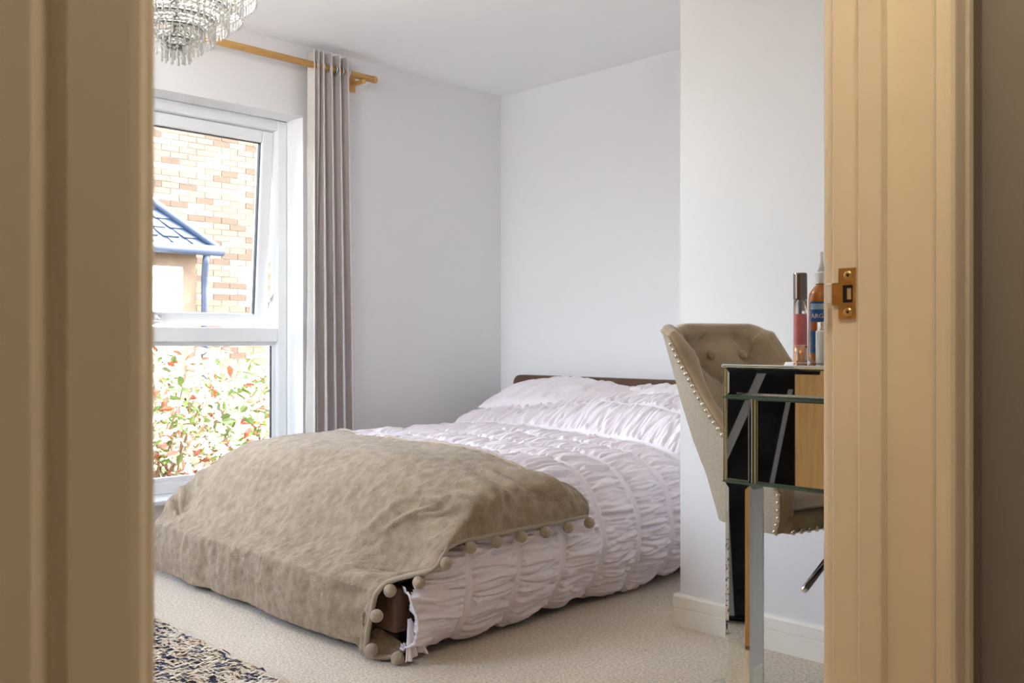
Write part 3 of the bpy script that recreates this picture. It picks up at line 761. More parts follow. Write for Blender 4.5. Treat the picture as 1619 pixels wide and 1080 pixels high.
# --- pillows
def pillow(name, c, a, b, h, rotz, tilt, label, seed, roll=0.0):
    nu, nv = 90, 90
    u = np.linspace(-1, 1, nu)[:, None] * np.ones((1, nv)); v = np.ones((nu, 1)) * np.linspace(-1, 1, nv)[None, :]
    pin = 1 - 0.07 * (1 - u ** 2) * np.abs(v) ** 6; pin2 = 1 - 0.07 * (1 - v ** 2) * np.abs(u) ** 6
    T_ = np.clip((1 - np.abs(u) ** 2.6) * (1 - np.abs(v) ** 2.6), 0, 1) ** 0.5
    rn = smooth_noise(nu, nv, 6.0, 1.3, seed); bn = smooth_noise(nu, nv, 9, 9, seed + 1)
    band = 1 - np.exp(-((v - 0.05) / 0.06) ** 2)
    tops = np.stack([a * u * pin2, b * v * pin, h * T_ + (0.0085 * np.tanh(rn) * band + 0.004 * bn) * np.sqrt(T_)], 2)
    bots = np.stack([a * u * pin2, b * v * pin, -0.55 * h * T_], 2)
    V, F = cat_(grid(tops), grid(bots, flip=True))
    mt_ = Matrix.Rotation(rotz, 3, 'Z') @ Matrix.Rotation(tilt, 3, 'Y') @ Matrix.Rotation(roll, 3, 'X')
    V = V @ np.array(mt_).T + np.array(c)
    o = obj(name, (V, F), M['duvet'], None, True, loc=c)
    tag(o, label, 'pillow', 'pillows against the headboard')
    return o
pillow('pillow', (3.43, 3.11, 0.615), 0.215, 0.36, 0.085, R(2), R(-13), 'ruched blush pillow at the window side of the headboard', 31)
pillow('pillow', (3.43, 2.41, 0.61), 0.215, 0.34, 0.08, R(-2), R(-13), 'ruched blush pillow beside the partition at the headboard', 41)

# --- throw blanket with pompoms
npp, nq = 230, 330
path = spline(TPATH, npp)
B = np.zeros((npp, nq, 3))
for i in range(npp):
    x, zt = path[i]
    g = float(sstep(0.212, 0.285, zt))
    drop = 0.0
    if zt < 0.205: drop = (0.205 - zt) / 0.19
    yn = 2.105 + 0.045 * drop
    hz_ = min(zt - 0.0005, 0.338) - 0.01 * float(sstep(0.27, 0.33, zt) * (1 - sstep(0.33, 0.42, zt)))
    pts = [(yn + (1.950 - yn) * g, hz_), (yn + (1.938 - yn) * g + 0.01, hz_ + 0.32 * (zt - hz_)), (yn + 0.03 + (1.972 - yn - 0.03) * g, hz_ + 0.66 * (zt - hz_)),
           (2.16 - 0.07 * g, zt - 0.035 * g), (2.30, zt - 0.006 * g), (2.7, zt + 0.004), (3.1, zt), (3.33 , zt - 0.012 * g), (3.45, zt - 0.05 * g),
           (3.52 + 0.03 * g, zt - (zt - 0.30) * 0.45 * g), (3.53 + 0.045 * g, zt - max(0, zt - 0.20) * 0.75 * g - 0.0005)]
    c = spline(pts, nq)
    B[i, :, 1] = c[:, 0]; B[i, :, 2] = c[:, 1]; B[i, :, 0] = x
qv = np.linspace(0, 1, nq)
headw = np.clip(1 - np.linspace(0, 1, npp) / 0.35, 0, 1) ** 1.5
edge_shift = -0.07 + 0.19 * qv + 0.16 * np.exp(-(qv / 0.07) ** 2)
B[:, :, 0] += headw[:, None] * edge_shift[None, :]
Nb = normals(B)
if Nb[20, nq // 2, 2] < 0: Nb = -Nb
dq = 1.9 / nq; dp = 1.15 / npp
nb1 = smooth_noise(npp, nq, 0.05 / dp, 0.07 / dq, 51); nb2 = smooth_noise(npp, nq, 0.10 / dp, 0.025 / dq, 52); nb3 = smooth_noise(npp, nq, 0.008 / dp, 0.008 / dq, 53)
pw = np.linspace(0, 1, npp)[:, None]
foot = sstep(0.72, 0.86, pw); side = np.exp(-((qv - 0.06) / 0.07) ** 2)[None, :]
nb4 = smooth_noise(npp, nq, 0.022 / dp, 0.09 / dq, 54)
fold = np.sin(qv * 60 + 2.0 * np.sin(qv * 17)) * 0.5 + nb2 * 0.6
D_ = 0.0045 * nb1 + 0.0014 * nb2 * (0.4 + 0.6 * foot) + 0.0011 * nb3 + foot * 0.0035 * np.sin(math.pi * np.clip((pw - 0.74) / 0.26, 0, 1)) * fold
D_ = D_ + side * 0.010 * nb4 * sstep(0.02, 0.06, qv)[None, :]
# long diagonal creases at the near foot corner and at the window-side corner
for (p0, q0, dirp, ln, wd, am) in ((0.52, 0.14, 0.9, 0.13, 0.010, 0.013), (0.50, 0.11, 0.55, 0.10, 0.010, 0.012), (0.44, 0.10, 0.35, 0.10, 0.011, 0.012), (0.36, 0.10, 0.2, 0.10, 0.012, 0.010),
                                   (0.28, 0.10, 0.1, 0.10, 0.011, 0.010), (0.56, 0.20, 1.1, 0.14, 0.014, 0.007), (0.55, 0.90, -0.7, 0.16, 0.022, 0.010), (0.66, 0.92, -0.6, 0.16, 0.022, 0.009)):
    a = (pw - p0) * 1.15; b = (qv[None, :] - q0) * 1.9
    ca, sa_ = math.cos(dirp), math.sin(dirp)
    along = b * ca + a * sa_; across = -b * sa_ + a * ca
    D_ = D_ + am * np.exp(-(across / wd) ** 2 - (along / ln) ** 2)
hem_flat = sstep(0.0, 0.02, qv)[None, :] * 0.7 + 0.3
B = B + Nb * (D_ * hem_flat)[:, :, None]
B[:, :, 2] = np.maximum(B[:, :, 2], 0.014 + 0.012 * np.abs(np.sin(qv * 9))[None, :] * foot)
thr = empty('throw_blanket', (1.56, 2.8, 0.014), 'beige fleece throw with pompom hem draped over the foot of the bed', 'blanket')
o = obj('fleece', grid(B), M['throw'], thr, True)
md = o.modifiers.new('thick', 'SOLIDIFY'); md.thickness = 0.006; md.offset = 0
# hem: along the head-side edge, down the near side, round the foot corner and a tail on the carpet
nearhem = B[:, 0, :]
tail = spline([nearhem[-1], (1.578, 2.118, 0.014), (1.602, 2.088, 0.014), (1.628, 2.078, 0.022), (1.652, 2.07, 0.035)], 24)
hem = np.vstack([nearhem[:-1:4], tail])
obj('hem_piping', tube(hem, 0.0075, 8), M['pom'], thr, True)
obj('hem_piping', tube(B[0, ::4, :] + np.array((0, 0, 0.002)), 0.006, 8), M['pom'], thr, True)
obj('tail_fold', grid(np.stack([tail, tail + np.array((-0.01, 0.05, 0.02)), tail + np.array((-0.03, 0.10, 0.04))], 1)), M['throw'], thr, True)
hs = np.concatenate([[0], np.cumsum(np.linalg.norm(np.diff(hem, axis=0), axis=1))])
pv, pf = sphere((0, 0, 0), 0.0185, 20, 14)
pn = np.array([0.0008 * math.sin(40 * a[0] * 20) + 0.0006 * math.sin(70 * a[2] * 20 + a[1] * 300) for a in pv])
pv = pv * (1 + pn[:, None] * 18)
pme = bpy.data.meshes.new('pompom'); pme.from_pydata(pv.tolist(), [], [tuple(int(i) for i in q) for q in pf]); pme.materials.append(M['pom'])
pme.polygons.foreach_set('use_smooth', [True] * len(pme.polygons))
npom = 12
tot = hs[-1] - 0.045
pom_s = [0.0 + tot * k / (npom - 1) for k in range(npom)]
for k, s in enumerate(pom_s):
    p = np.array([np.interp(s, hs, hem[:, a]) for a in range(3)])
    tg = np.array([np.interp(s + 0.01, hs, hem[:, a]) for a in range(3)]) - np.array([np.interp(s - 0.01, hs, hem[:, a]) for a in range(3)])
    if p[2] > 0.22: p = p + np.array((0, -0.010, -0.021))
    else: p = p + np.array((0.002, -0.021, -0.004))
    if k == npom - 1: p = p + np.array((-0.012, -0.008, 0.0))
    p[2] = max(p[2], 0.019)
    mtx = Matrix.Translation(p) @ Matrix.Rotation(1.3 * k, 4, 'Z') @ Matrix.Rotation(0.7 * k, 4, 'X')
    inst('pompom', pme, thr, mtx)

# ------------------------------------------------------------------ shaggy rug
rug = empty('rug', (0.75, 2.5, 0), 'shaggy cream and navy rug beside the foot of the bed', 'rug')
g = np.random.default_rng(77)
rx0, rx1, ry0, ry1 = 0.20, 1.285, 1.98, 3.25
obj('backing', box(rx0, rx1, ry0, ry1, 0.001, 0.008, 0.003, 1), M['rug_cream'], rug)
nbld = 30000
base = np.stack([g.uniform(rx0, rx1, nbld), g.uniform(ry0, ry1, nbld)], 1)
vperp = (base[:, 0] + base[:, 1]) / math.sqrt(2); upar = (base[:, 0] - base[:, 1]) / math.sqrt(2)
wave = np.sin(vperp * 2 * math.pi / 0.031 + 2.2 * np.sin(upar * 19 + 7 * np.sin(vperp * 6)) + 1.5 * np.sin(upar * 7)) + 0.45 * g.normal(size=nbld)
navy = wave < -0.98
def blades(bs, seed, hgt):
    g2 = np.random.default_rng(seed); n = len(bs)
    vp = (bs[:, 0] + bs[:, 1]) / math.sqrt(2); up_ = (bs[:, 0] - bs[:, 1]) / math.sqrt(2)
    ang = R(-45) + 0.22 * g2.normal(size=n) + 0.35 * np.sin(up_ * 19 + 7 * np.sin(vp * 6))
    ln = g2.uniform(0.05, 0.095, n); w = g2.uniform(0.0026, 0.0046, n)
    d = np.stack([np.cos(ang), np.sin(ang)], 1); s = np.stack([-d[:, 1], d[:, 0]], 1)
    bs = bs - d * (ln * 0.7)[:, None]
    V = np.zeros((n, 10, 3))
    hh = hgt * g2.uniform(0.6, 1.25, n); bend = g2.normal(size=n) * 0.006
    for k, (t, zf, wf_) in enumerate(((0, 0.25, 0.8), (0.25, 0.8, 1.1), (0.5, 1.0, 1.1), (0.75, 0.75, 0.9), (1.0, 0.25, 0.4))):
        c = bs + d * (ln * t)[:, None] + s * (bend * math.sin(t * 5))[:, None]
        V[:, 2 * k, :2] = c - s * (w * wf_)[:, None]; V[:, 2 * k + 1, :2] = c + s * (w * wf_)[:, None]
        V[:, 2 * k, 2] = hh * zf; V[:, 2 * k + 1, 2] = hh * zf
    F = np.array([(0, 1, 3, 2), (2, 3, 5, 4), (4, 5, 7, 6), (6, 7, 9, 8)])
    FF = (np.arange(n)[:, None, None] * 10 + F[None]).reshape(-1, 4)
    return V.reshape(-1, 3), FF
o = obj('cream_pile', blades(base[~navy], 1, 0.026), M['rug_cream'], rug); o['kind'] = 'stuff'
o = obj('navy_pile', blades(base[navy], 2, 0.027), M['rug_navy'], rug); o['kind'] = 'stuff'

# ------------------------------------------------------------------ chandelier
CX, CY = 1.22, 2.60
chand = empty('chandelier', (CX, CY, CEIL), 'tiered crystal chandelier hanging at the top left', 'chandelier')
obj('ceiling_rose', rev([(0.0, -0.05), (0.03, -0.048), (0.06, -0.02), (0.065, -0.001), (0.0, -0.001)], (CX, CY, CEIL), 28, cap=False), M['chrome'], chand, True)
obj('stem', tube([(CX, CY, CEIL - 0.045), (CX, CY, 1.80)], 0.008, 12), M['chandmetal'], chand, True)
def strand(nb, drop, r=0.0058):
    parts = []; z = 0
    for k in range(nb):
        parts.append(rev([(0.0, z), (r * 0.85, z - r * 0.5), (r * 0.85, z - r * 1.2), (0.0, z - r * 1.75)], (0, 0, 0), 6, cap=False)); z -= r * 1.85
    parts.append(rev([(0.0, z), (r * 0.45, z - 0.004), (r * 0.55, z - drop * 0.6), (r * 0.72, z - drop * 0.85), (0.0, z - drop)], (0, 0, 0), 6, cap=False))
    v, f = cat_(*parts)
    me = bpy.data.meshes.new('crystal_strand'); me.from_pydata(v.tolist(), [], [tuple(int(i) for i in q) for q in f]); me.materials.append(M['crystal'])
    return me
tiers = [(0.040, 1.775, 3, 0.030), (0.073, 1.806, 3, 0.030), (0.107, 1.832, 3, 0.030), (0.146, 1.870, 3, 0.030), (0.186, 1.915, 4, 0.030), (0.225, 1.985, 5, 0.032)]
for ti, (r, z, nb, dr) in enumerate(tiers):
    tor = []
    for zz_ in (z, z + 0.0):
        a = np.linspace(0, 2 * math.pi, 49)
        tor.append(tube(np.stack([CX + r * np.cos(a), CY + r * np.sin(a), np.full(49, zz_)], 1), 0.0032, 6, cap=False))
    tier = obj('tier_ring', tor[0], M['chandmetal'], chand, True)
    for k in range(3):
        a = k * 2 * math.pi / 3 + ti * 0.5
        obj('arm', tube([(CX + r * math.cos(a), CY + r * math.sin(a), z), (CX + 0.4 * r * math.cos(a), CY + 0.4 * r * math.sin(a), z + 0.02), (CX, CY, z + 0.03)], 0.003, 6), M['chandmetal'], tier, True)
    me = strand(nb, dr)
    n = int(2 * math.pi * r / 0.0185)
    for k in range(n):
        a = 2 * math.pi * (k + 0.5 * (ti % 2)) / n
        inst('crystal_strand', me, tier, Matrix.Translation((CX + r * math.cos(a), CY + r * math.sin(a), z - 0.002)) @ Matrix.Rotation(a, 4, 'Z'))
    # beaded skirt rising to the next ring
    if ti < len(tiers) - 1:
        r2, z2 = tiers[ti + 1][0], tiers[ti + 1][1]
        bead = []
        nrow = 3
        for row in range(nrow):
            t = (row + 0.6) / nrow; rr = r + (r2 - r) * t; zz_ = z + (z2 - z) * t
            nn_ = int(2 * math.pi * rr / 0.013)
            for k in range(nn_):
                a = 2 * math.pi * (k + 0.5 * (row % 2)) / nn_
                bead.append(rev([(0.0, -0.0055), (0.0055, -0.001), (0.0055, 0.001), (0.0, 0.0055)], (CX + rr * math.cos(a), CY + rr * math.sin(a), zz_), 6, cap=False))
        o = obj('bead_skirt', cat_(*bead), M['crystal'], tier); o['kind'] = 'stuff'
me = strand(1, 0.032)
for k in range(5):
    a = 2 * math.pi * k / 5 + 0.3
    inst('crystal_strand', me, chand, Matrix.Translation((CX + 0.024 * math.cos(a), CY + 0.024 * math.sin(a), 1.752)))
for k in range(4):  # lit bulbs added to fill the room by way of the ceiling
    a = 2 * math.pi * (k + 0.5) / 4
    bp = (CX + 0.09 * math.cos(a), CY + 0.09 * math.sin(a), 2.06)
    hld = obj('lamp_holder', tube([(CX, CY, 2.00), (CX + 0.06 * math.cos(a), CY + 0.06 * math.sin(a), 1.99), (bp[0], bp[1], 2.0), (bp[0], bp[1], 2.035)], 0.006, 8), M['chandmetal'], chand, True)
    obj('fill_bulb', sphere(bp, 0.02, 14, 10, (1, 1, 1.0)), M['fill_bulb'], hld, True)
    ld = bpy.data.lights.new('chandelier_fill', 'POINT'); ld.energy = 2.1; ld.color = (1.0, 0.98, 0.96); ld.shadow_soft_size = 0.03
    lo = bpy.data.objects.new('chandelier_fill', ld); COL.objects.link(lo); lo.location = (bp[0], bp[1], bp[2] + 0.055)
obj('finial_ring', rev([(0.0, 1.765), (0.026, 1.76), (0.026, 1.75), (0.0, 1.745)], (CX, CY, 0), 20, cap=False), M['chandmetal'], chand, True)

# ------------------------------------------------------------------ mirrored dressing table
tx0, tx1, ty0, ty1 = 1.44, 2.36, 0.525, 0.907
ztop, zband, zap = 0.8597, 0.801, 0.651
tab = empty('dressing_table', ((tx0 + tx1) / 2, (ty0 + ty1) / 2, 0), 'mirrored dressing table with glossy panels beside the doorway', 'table')
def panel_x(x, y0, y1, z0, z1, bw=0.007, d=0.002, s=-1):
    """bevelled mirror panel lying in a plane of constant x, facing s"""
    v = [(x, y0, z0), (x, y1, z0), (x, y1, z1), (x, y0, z1), (x + s * d, y0 + bw, z0 + bw), (x + s * d, y1 - bw, z0 + bw), (x + s * d, y1 - bw, z1 - bw), (x + s * d, y0 + bw, z1 - bw)]
    f = [(4, 5, 6, 7), (0, 1, 5, 4), (1, 2, 6, 5), (2, 3, 7, 6), (3, 0, 4, 7), (0, 3, 2, 1)]
    if s < 0: f = [q[::-1] for q in f]
    return v, f
def panel_y(y, x0, x1, z0, z1, bw=0.007, d=0.002, s=1):
    v = [(x0, y, z0), (x1, y, z0), (x1, y, z1), (x0, y, z1), (x0 + bw, y + s * d, z0 + bw), (x1 - bw, y + s * d, z0 + bw), (x1 - bw, y + s * d, z1 - bw), (x0 + bw, y + s * d, z1 - bw)]
    f = [(4, 5, 6, 7), (0, 1, 5, 4), (1, 2, 6, 5), (2, 3, 7, 6), (3, 0, 4, 7), (0, 3, 2, 1)]
    if s > 0: f = [q[::-1] for q in f]
    return v, f
obj('carcass', cat_(box(tx0 + 0.004, tx1 - 0.004, ty0 + 0.004, ty1 - 0.004, zap + 0.002, ztop - 0.006)), M['glassedge'], tab)
obj('table_top', box(tx0 - 0.003, tx1 + 0.003, ty0, ty1 + 0.003, ztop - 0.006, ztop, 0.0025, 2), M['mirror'], tab)
lw = 0.0545
# end facing the doorway: top band, panel beside the leg line, leg-width panel, bright divider
obj('mirror_panel', panel_x(tx0 + 0.004, ty0 + 0.004, ty1 - 0.004, zband + 0.002, ztop - 0.008), M['mirror'], tab)
obj('mirror_panel', panel_x(tx0 + 0.004, ty1 - lw + 0.003, ty1 - 0.004, zap + 0.003, zband - 0.001, 0.003, 0.0015), M['mirror'], tab)
obj('mirror_panel', panel_x(tx0 + 0.004, ty0 + 0.004, ty1 - lw - 0.010, zap + 0.003, zband - 0.001, 0.003, 0.0015), M['mirror'], tab)
obj('divider_strip', box(tx0 - 0.001, tx0 + 0.004, ty1 - lw - 0.0035, ty1 - lw + 0.0025, zap + 0.001, zband, 0.001, 1), M['bevel'], tab)
obj('divider_strip', box(tx0 - 0.001, tx0 + 0.004, ty1 - lw - 0.0095, ty1 - lw - 0.004, zap + 0.001, zband, 0.001, 1), M['champagne'], tab)
obj('edge_strip', box(tx0 - 0.0005, tx0 + 0.004, ty1 - 0.004, ty1, zband + 0.001, ztop - 0.007, 0.001, 1), M['champagne'], tab)
obj('edge_strip', box(tx0 - 0.0005, tx0 + 0.004, ty1 - 0.004, ty1, zap + 0.001, zband - 0.001, 0.001, 1), M['champagne'], tab)
obj('edge_strip', box(tx0 - 0.0015, tx0 + 0.003, ty0, ty1, zband - 0.0015, zband + 0.0015), M['glassedge'], tab)
obj('edge_strip', box(tx0 - 0.0015, tx0 + 0.003, ty0, ty1, zap - 0.001, zap + 0.002), M['glassedge'], tab)
# far end
obj('mirror_panel', panel_x(tx1 - 0.004, ty0 + 0.004, ty1 - 0.004, zap + 0.003, ztop - 0.008, s=1), M['mirror'], tab)
# front with two drawers
for k in range(2):
    a0 = tx0 + 0.006 + k * 0.446; a1 = a0 + 0.440
    d_ = obj('drawer', panel_y(ty1 - 0.004, a0, a1, zap + 0.004, zband - 0.001), M['mirror'], tab)
    obj('knob', sphere(((a0 + a1) / 2, ty1 + 0.012, (zap + zband) / 2), 0.011, 14, 10), M['chrome'], d_, True)
obj('mirror_panel', panel_y(ty1 - 0.004, tx0 + 0.006, tx1 - 0.006, zband + 0.002, ztop - 0.008), M['mirror'], tab)
# legs: mirrored on every side, green glass arrises
for lx, ly in ((tx0, ty1 - lw), (tx1 - lw, ty1 - lw), (tx0, ty0), (tx1 - lw, ty0)):
    lg = obj('leg', box(lx + 0.003, lx + lw - 0.003, ly + 0.003, ly + lw - 0.003, 0, zap - 0.001), M['glassedge'], tab)
    obj('leg_mirror', panel_x(lx + 0.003, ly + 0.003, ly + lw - 0.003, 0.002, zap - 0.003, 0.008, 0.002, -1), M['mirror'], lg)
    obj('leg_mirror', panel_x(lx + lw - 0.003, ly + 0.003, ly + lw - 0.003, 0.002, zap - 0.003, 0.008, 0.002, 1), M['mirror'], lg)
    obj('leg_mirror', panel_y(ly + 0.003, lx + 0.003, lx + lw - 0.003, 0.002, zap - 0.003, 0.008, 0.002, -1), M['mirror'], lg)
    obj('leg_mirror', panel_y(ly + lw - 0.003, lx + 0.003, lx + lw - 0.003, 0.002, zap - 0.003, 0.008, 0.002, 1), M['mirror'], lg)

# ------------------------------------------------------------------ bottles on the table
FACE = math.atan2(-1, -1) - 0.30           # heading towards the doorway
c = (1.622, 0.8544, ztop)
pb = empty('perfume_bottle', c, 'slim pink perfume bottle with dark cap and rose gold foot', 'bottle')
obj('foot', rev([(0.0, 0.0005), (0.0118, 0.0005), (0.0125, 0.002), (0.0125, 0.033), (0.0, 0.033)], c, 28, cap=False), M['copper'], pb, True)
obj('lotion', rev([(0.0, 0.0335), (0.0123, 0.0335), (0.0123, 0.092), (0.0, 0.092)], c, 28, cap=False), M['pink'], pb)
obj('glass_shoulder', rev([(0.0, 0.0922), (0.0122, 0.0922), (0.0124, 0.094), (0.0122, 0.118), (0.010, 0.1185), (0.0, 0.1185)], c, 28, cap=False), M['clearglass'], pb, True)
obj('dip_tube', tube([(c[0], c[1], ztop + 0.0925), (c[0], c[1], ztop + 0.118)], 0.0022, 8), M['white_plastic'], pb, True)
obj('cap', rev([(0.0, 0.1188), (0.0122, 0.1188), (0.0126, 0.121), (0.0126, 0.167), (0.0118, 0.169), (0.0, 0.169)], c, 28, cap=False), M['gunmetal'], pb)
o = obj('letter', wrap_text(text_mesh('N', 0.034), c, 0.0125, ztop + 0.005, FACE + 0.25), M['print_white'], pb)
for k in range(4):
    obj('fine_print', wrap_text(text_mesh(('bbb abbb', 'abb bbba', 'bab abbb', 'bb ab bb')[k][: 5 + k % 2] if False else '-----', 0.005), c, 0.0123, ztop + 0.0525 - k * 0.0036, FACE + 0.1), M['print_dark'], pb)
obj('fine_print', wrap_text(text_mesh('\u25a0\u25a0 \u25aa' if False else '== -', 0.005), c, 0.0123, ztop + 0.037, FACE + 0.1), M['print_dark'], pb)

c = (1.672, 0.837, ztop)
ab = empty('spray_bottle', c, 'amber hair oil spray bottle with blue label and white nozzle', 'bottle')
obj('body', rev([(0.0, 0.0005), (0.021, 0.0005), (0.024, 0.004), (0.0245, 0.01), (0.0245, 0.118), (0.0225, 0.132), (0.016, 0.142), (0.0105, 0.147), (0.0105, 0.150), (0.0, 0.150)], c, 32, cap=False), M['amber'], ab, True)
def patch(c, r, z0, z1, a0, a1, n=20):
    a = np.linspace(a0, a1, n)
    return grid(np.stack([np.stack([c[0] + r * np.cos(a), c[1] + r * np.sin(a), np.full(n, c[2] + z)], 1) for z in (z0, z1)], 1))
lab = obj('label', patch(c, 0.0249, 0.018, 0.116, FACE - 1.0, FACE + 0.9), M['label_blue'], ab, True)
obj('label_band', patch(c, 0.0251, 0.101, 0.112, FACE - 0.9, FACE + 0.8), M['label_light'], lab, True)
obj('label_band', patch(c, 0.0251, 0.060, 0.078, FACE - 0.85, FACE - 0.1), M['amber'], lab, True)
obj('lettering', wrap_text(text_mesh('ARGAN', 0.012), c, 0.0251, ztop + 0.0845, FACE), M['print_white'], lab)
obj('lettering', wrap_text(text_mesh('OIL', 0.010), c, 0.0251, ztop + 0.045, FACE), M['print_white'], lab)
obj('lettering', wrap_text(text_mesh('======', 0.008), c, 0.0251, ztop + 0.030, FACE), M['label_light'], lab)
obj('collar', rev([(0.0, 0.1505), (0.0115, 0.1505), (0.0115, 0.171), (0.0095, 0.173), (0.0, 0.173)], c, 24, cap=False), M['white_plastic'], ab)
obj('nozzle', rev([(0.0, 0.1732), (0.0075, 0.1732), (0.005, 0.186), (0.0035, 0.192), (0.0035, 0.211), (0.0, 0.211)], c, 18, cap=False), M['white_plastic'], ab, True)

c = (1.580, 0.787, ztop)
wb = empty('small_white_bottle', c, 'small white bottle with ribbed silver cap in front of the amber one', 'bottle')
obj('body', rev([(0.0, 0.0005), (0.0125, 0.0005), (0.0135, 0.003), (0.0135, 0.058), (0.011, 0.0605), (0.0, 0.0605)], c, 28, cap=False), M['white_plastic'], wb)
prof = [(0.0, 0.061)]
for k in range(5): prof += [(0.0112, 0.061 + k * 0.003), (0.0112, 0.0625 + k * 0.003), (0.0104, 0.063 + k * 0.003)]
prof += [(0.0, 0.0765)]
obj('cap', rev(prof, c, 28, cap=False), M['steel'], wb)

# ------------------------------------------------------------------ tufted chair
rc = R(10)
sv = np.array((math.cos(rc), -math.sin(rc), 0)); fv_ = np.array((-math.sin(rc), -math.cos(rc), 0))
TL = np.array((1.930, 1.402, 0))
O = TL + 0.224 * sv
def CH(a, b, z): return O + np.multiply.outer(np.asarray(a), sv) + np.multiply.outer(np.asarray(b), fv_) + np.multiply.outer(np.asarray(z), np.array((0, 0, 1.0)))
chair = empty('desk_chair', tuple(O + 0.15 * fv_), 'beige velvet buttoned swivel chair with stud trim behind the mirrored table', 'chair')
zb, zt_ = 0.462, 0.935
lead_z = [0.462, 0.50, 0.56, 0.585, 0.615, 0.65, 0.70, 0.763, 0.858, 0.935]
lead_b = [0.335, 0.352, 0.362, 0.345, 0.295, 0.235, 0.185, 0.130, 0.055, 0.0]
back_b = lambda z: -0.105 + 0.20 * (0.935 - z) / 0.473
halfw = lambda z: np.interp(z, [0.462, 0.6, 0.75, 0.935], [0.185, 0.212, 0.214, 0.205])
nth, nzz = 121, 80
th_ = np.linspace(0, math.pi, nth)
def shell(off_in, tuft):
    P = np.zeros((nth, nzz, 3))
    for i, t in enumerate(th_):
        ct, stn = math.cos(t), math.sin(t)
        for j in range(nzz):
            v = j / (nzz - 1)
            crest = zt_ - 0.012 * math.exp(-((ct - 0.66) / 0.2) ** 2) - 0.022 * (max(0, abs(ct) - 0.82) / 0.18) ** 2
            z = zb + (crest - zb) * v
            bl_ = np.interp(z, lead_z, lead_b); bb = back_b(z); hw = halfw(z)
            # squarer U low down, shallow open curve at the top
            nexp = 1.7 + 2.0 * (1 - v)
            a = -hw * math.copysign(abs(ct) ** (2 / nexp), ct)
            b = bl_ - (bl_ - bb) * stn ** (2 / nexp) if stn > 0 else bl_
            ia = a; ib = b
            if off_in:
                th2 = off_in * (1.0 - 0.25 * v)
                ia = a * (1 - th2 / hw * abs(ct) ** 0.6) if True else a
                ib = b + th2 * 1.1 * stn
                if tuft:
                    # diamond tufting on the back and wings
                    arc = (t - math.pi / 2) / math.pi * 0.62
                    q1 = arc / 0.128 + (z - 0.862) / 0.115; q2 = arc / 0.128 - (z - 0.862) / 0.115
                    fade = float(sstep(0.60, 0.68, z) * (1 - sstep(0.90, 0.93, z)))
                    pl = abs(math.sin(math.pi * (q1) / 2 + math.pi / 4)) ; pm = abs(math.sin(math.pi * (q2) / 2 + math.pi / 4))
                    dd = 0.034 * (1 - (pl * pm) ** 0.5) * fade - 0.006
                    ib -= dd * stn; ia += dd * ct * -1 * (-1)
                    # soft arm pad low on the sides
                    pad = 0.022 * math.exp(-((z - 0.60) / 0.035) ** 2) * (1 - stn ** 2) ** 0.5
                    ia += pad * ct
            P[i, j] = (ia, ib, z)
    return P
Po = shell(0, False); Pi = shell(0.050, True)
toW = lambda Q: CH(Q[..., 0], Q[..., 1], Q[..., 2])
obj('outer_shell', grid(toW(Po), flip=True), M['linen'], chair, True)
obj('inner_back', grid(toW(Pi)), M['velvet'], chair, True)
# rolled rim joining the two skins over the top and down both leading edges
rim_o = np.vstack([Po[0, :, :], Po[1:-1, -1, :], Po[-1, ::-1, :]]); rim_i = np.vstack([Pi[0, :, :], Pi[1:-1, -1, :], Pi[-1, ::-1, :]])
cen = np.array((0, 0.12, 0.68))
rows = []
for k in range(9):
    a = math.pi * k / 8
    mid = (rim_o + rim_i) / 2; half = (rim_o - rim_i) / 2
    outd = np.zeros_like(mid)
    n0 = len(Po[0]); n1 = nth - 2
    up = np.array((0, 0, 1.0)); fw_ = np.array((0, 0.75, 0.35))
    wgt = np.concatenate([np.linspace(0, 1, n0) ** 6, np.ones(n1), np.linspace(1, 0, n0) ** 6])[:, None]
    outd = up * wgt + fw_ * (1 - wgt)
    rows.append(mid + half * math.cos(a) + outd * 0.016 * math.sin(a))
obj('rim', grid(toW(np.stack(rows, 1))), M['velvet'], chair, True)
edge = rim_o + np.array((0, 0.0, 0.0))
obj('welt', tube(toW(edge)[::2], 0.0035, 6), M['velvet'], chair, True)
# studs down both leading edges and round the seat front
stud_v, stud_f = sphere((0, 0, 0), 0.0062, 10, 6, (1, 1, 1))
sme = bpy.data.meshes.new('stud'); sme.from_pydata(stud_v.tolist(), [], [tuple(int(i) for i in q) for q in stud_f]); sme.materials.append(M['studmetal']); sme.polygons.foreach_set('use_smooth', [True] * len(sme.polygons))
for side_i, sg in ((0, -1), (-1, 1)):
    line = Po[side_i, :, :]
    s_ = np.concatenate([[0], np.cumsum(np.linalg.norm(np.diff(line, axis=0), axis=1))])
    for s in np.arange(0.008, s_[-1] - 0.01, 0.0185):
        p = np.array([np.interp(s, s_, line[:, k]) for k in range(3)]) + np.array((sg * 0.001, -0.004, 0))
        inst('stud', sme, chair, Matrix.Translation(toW(p)))
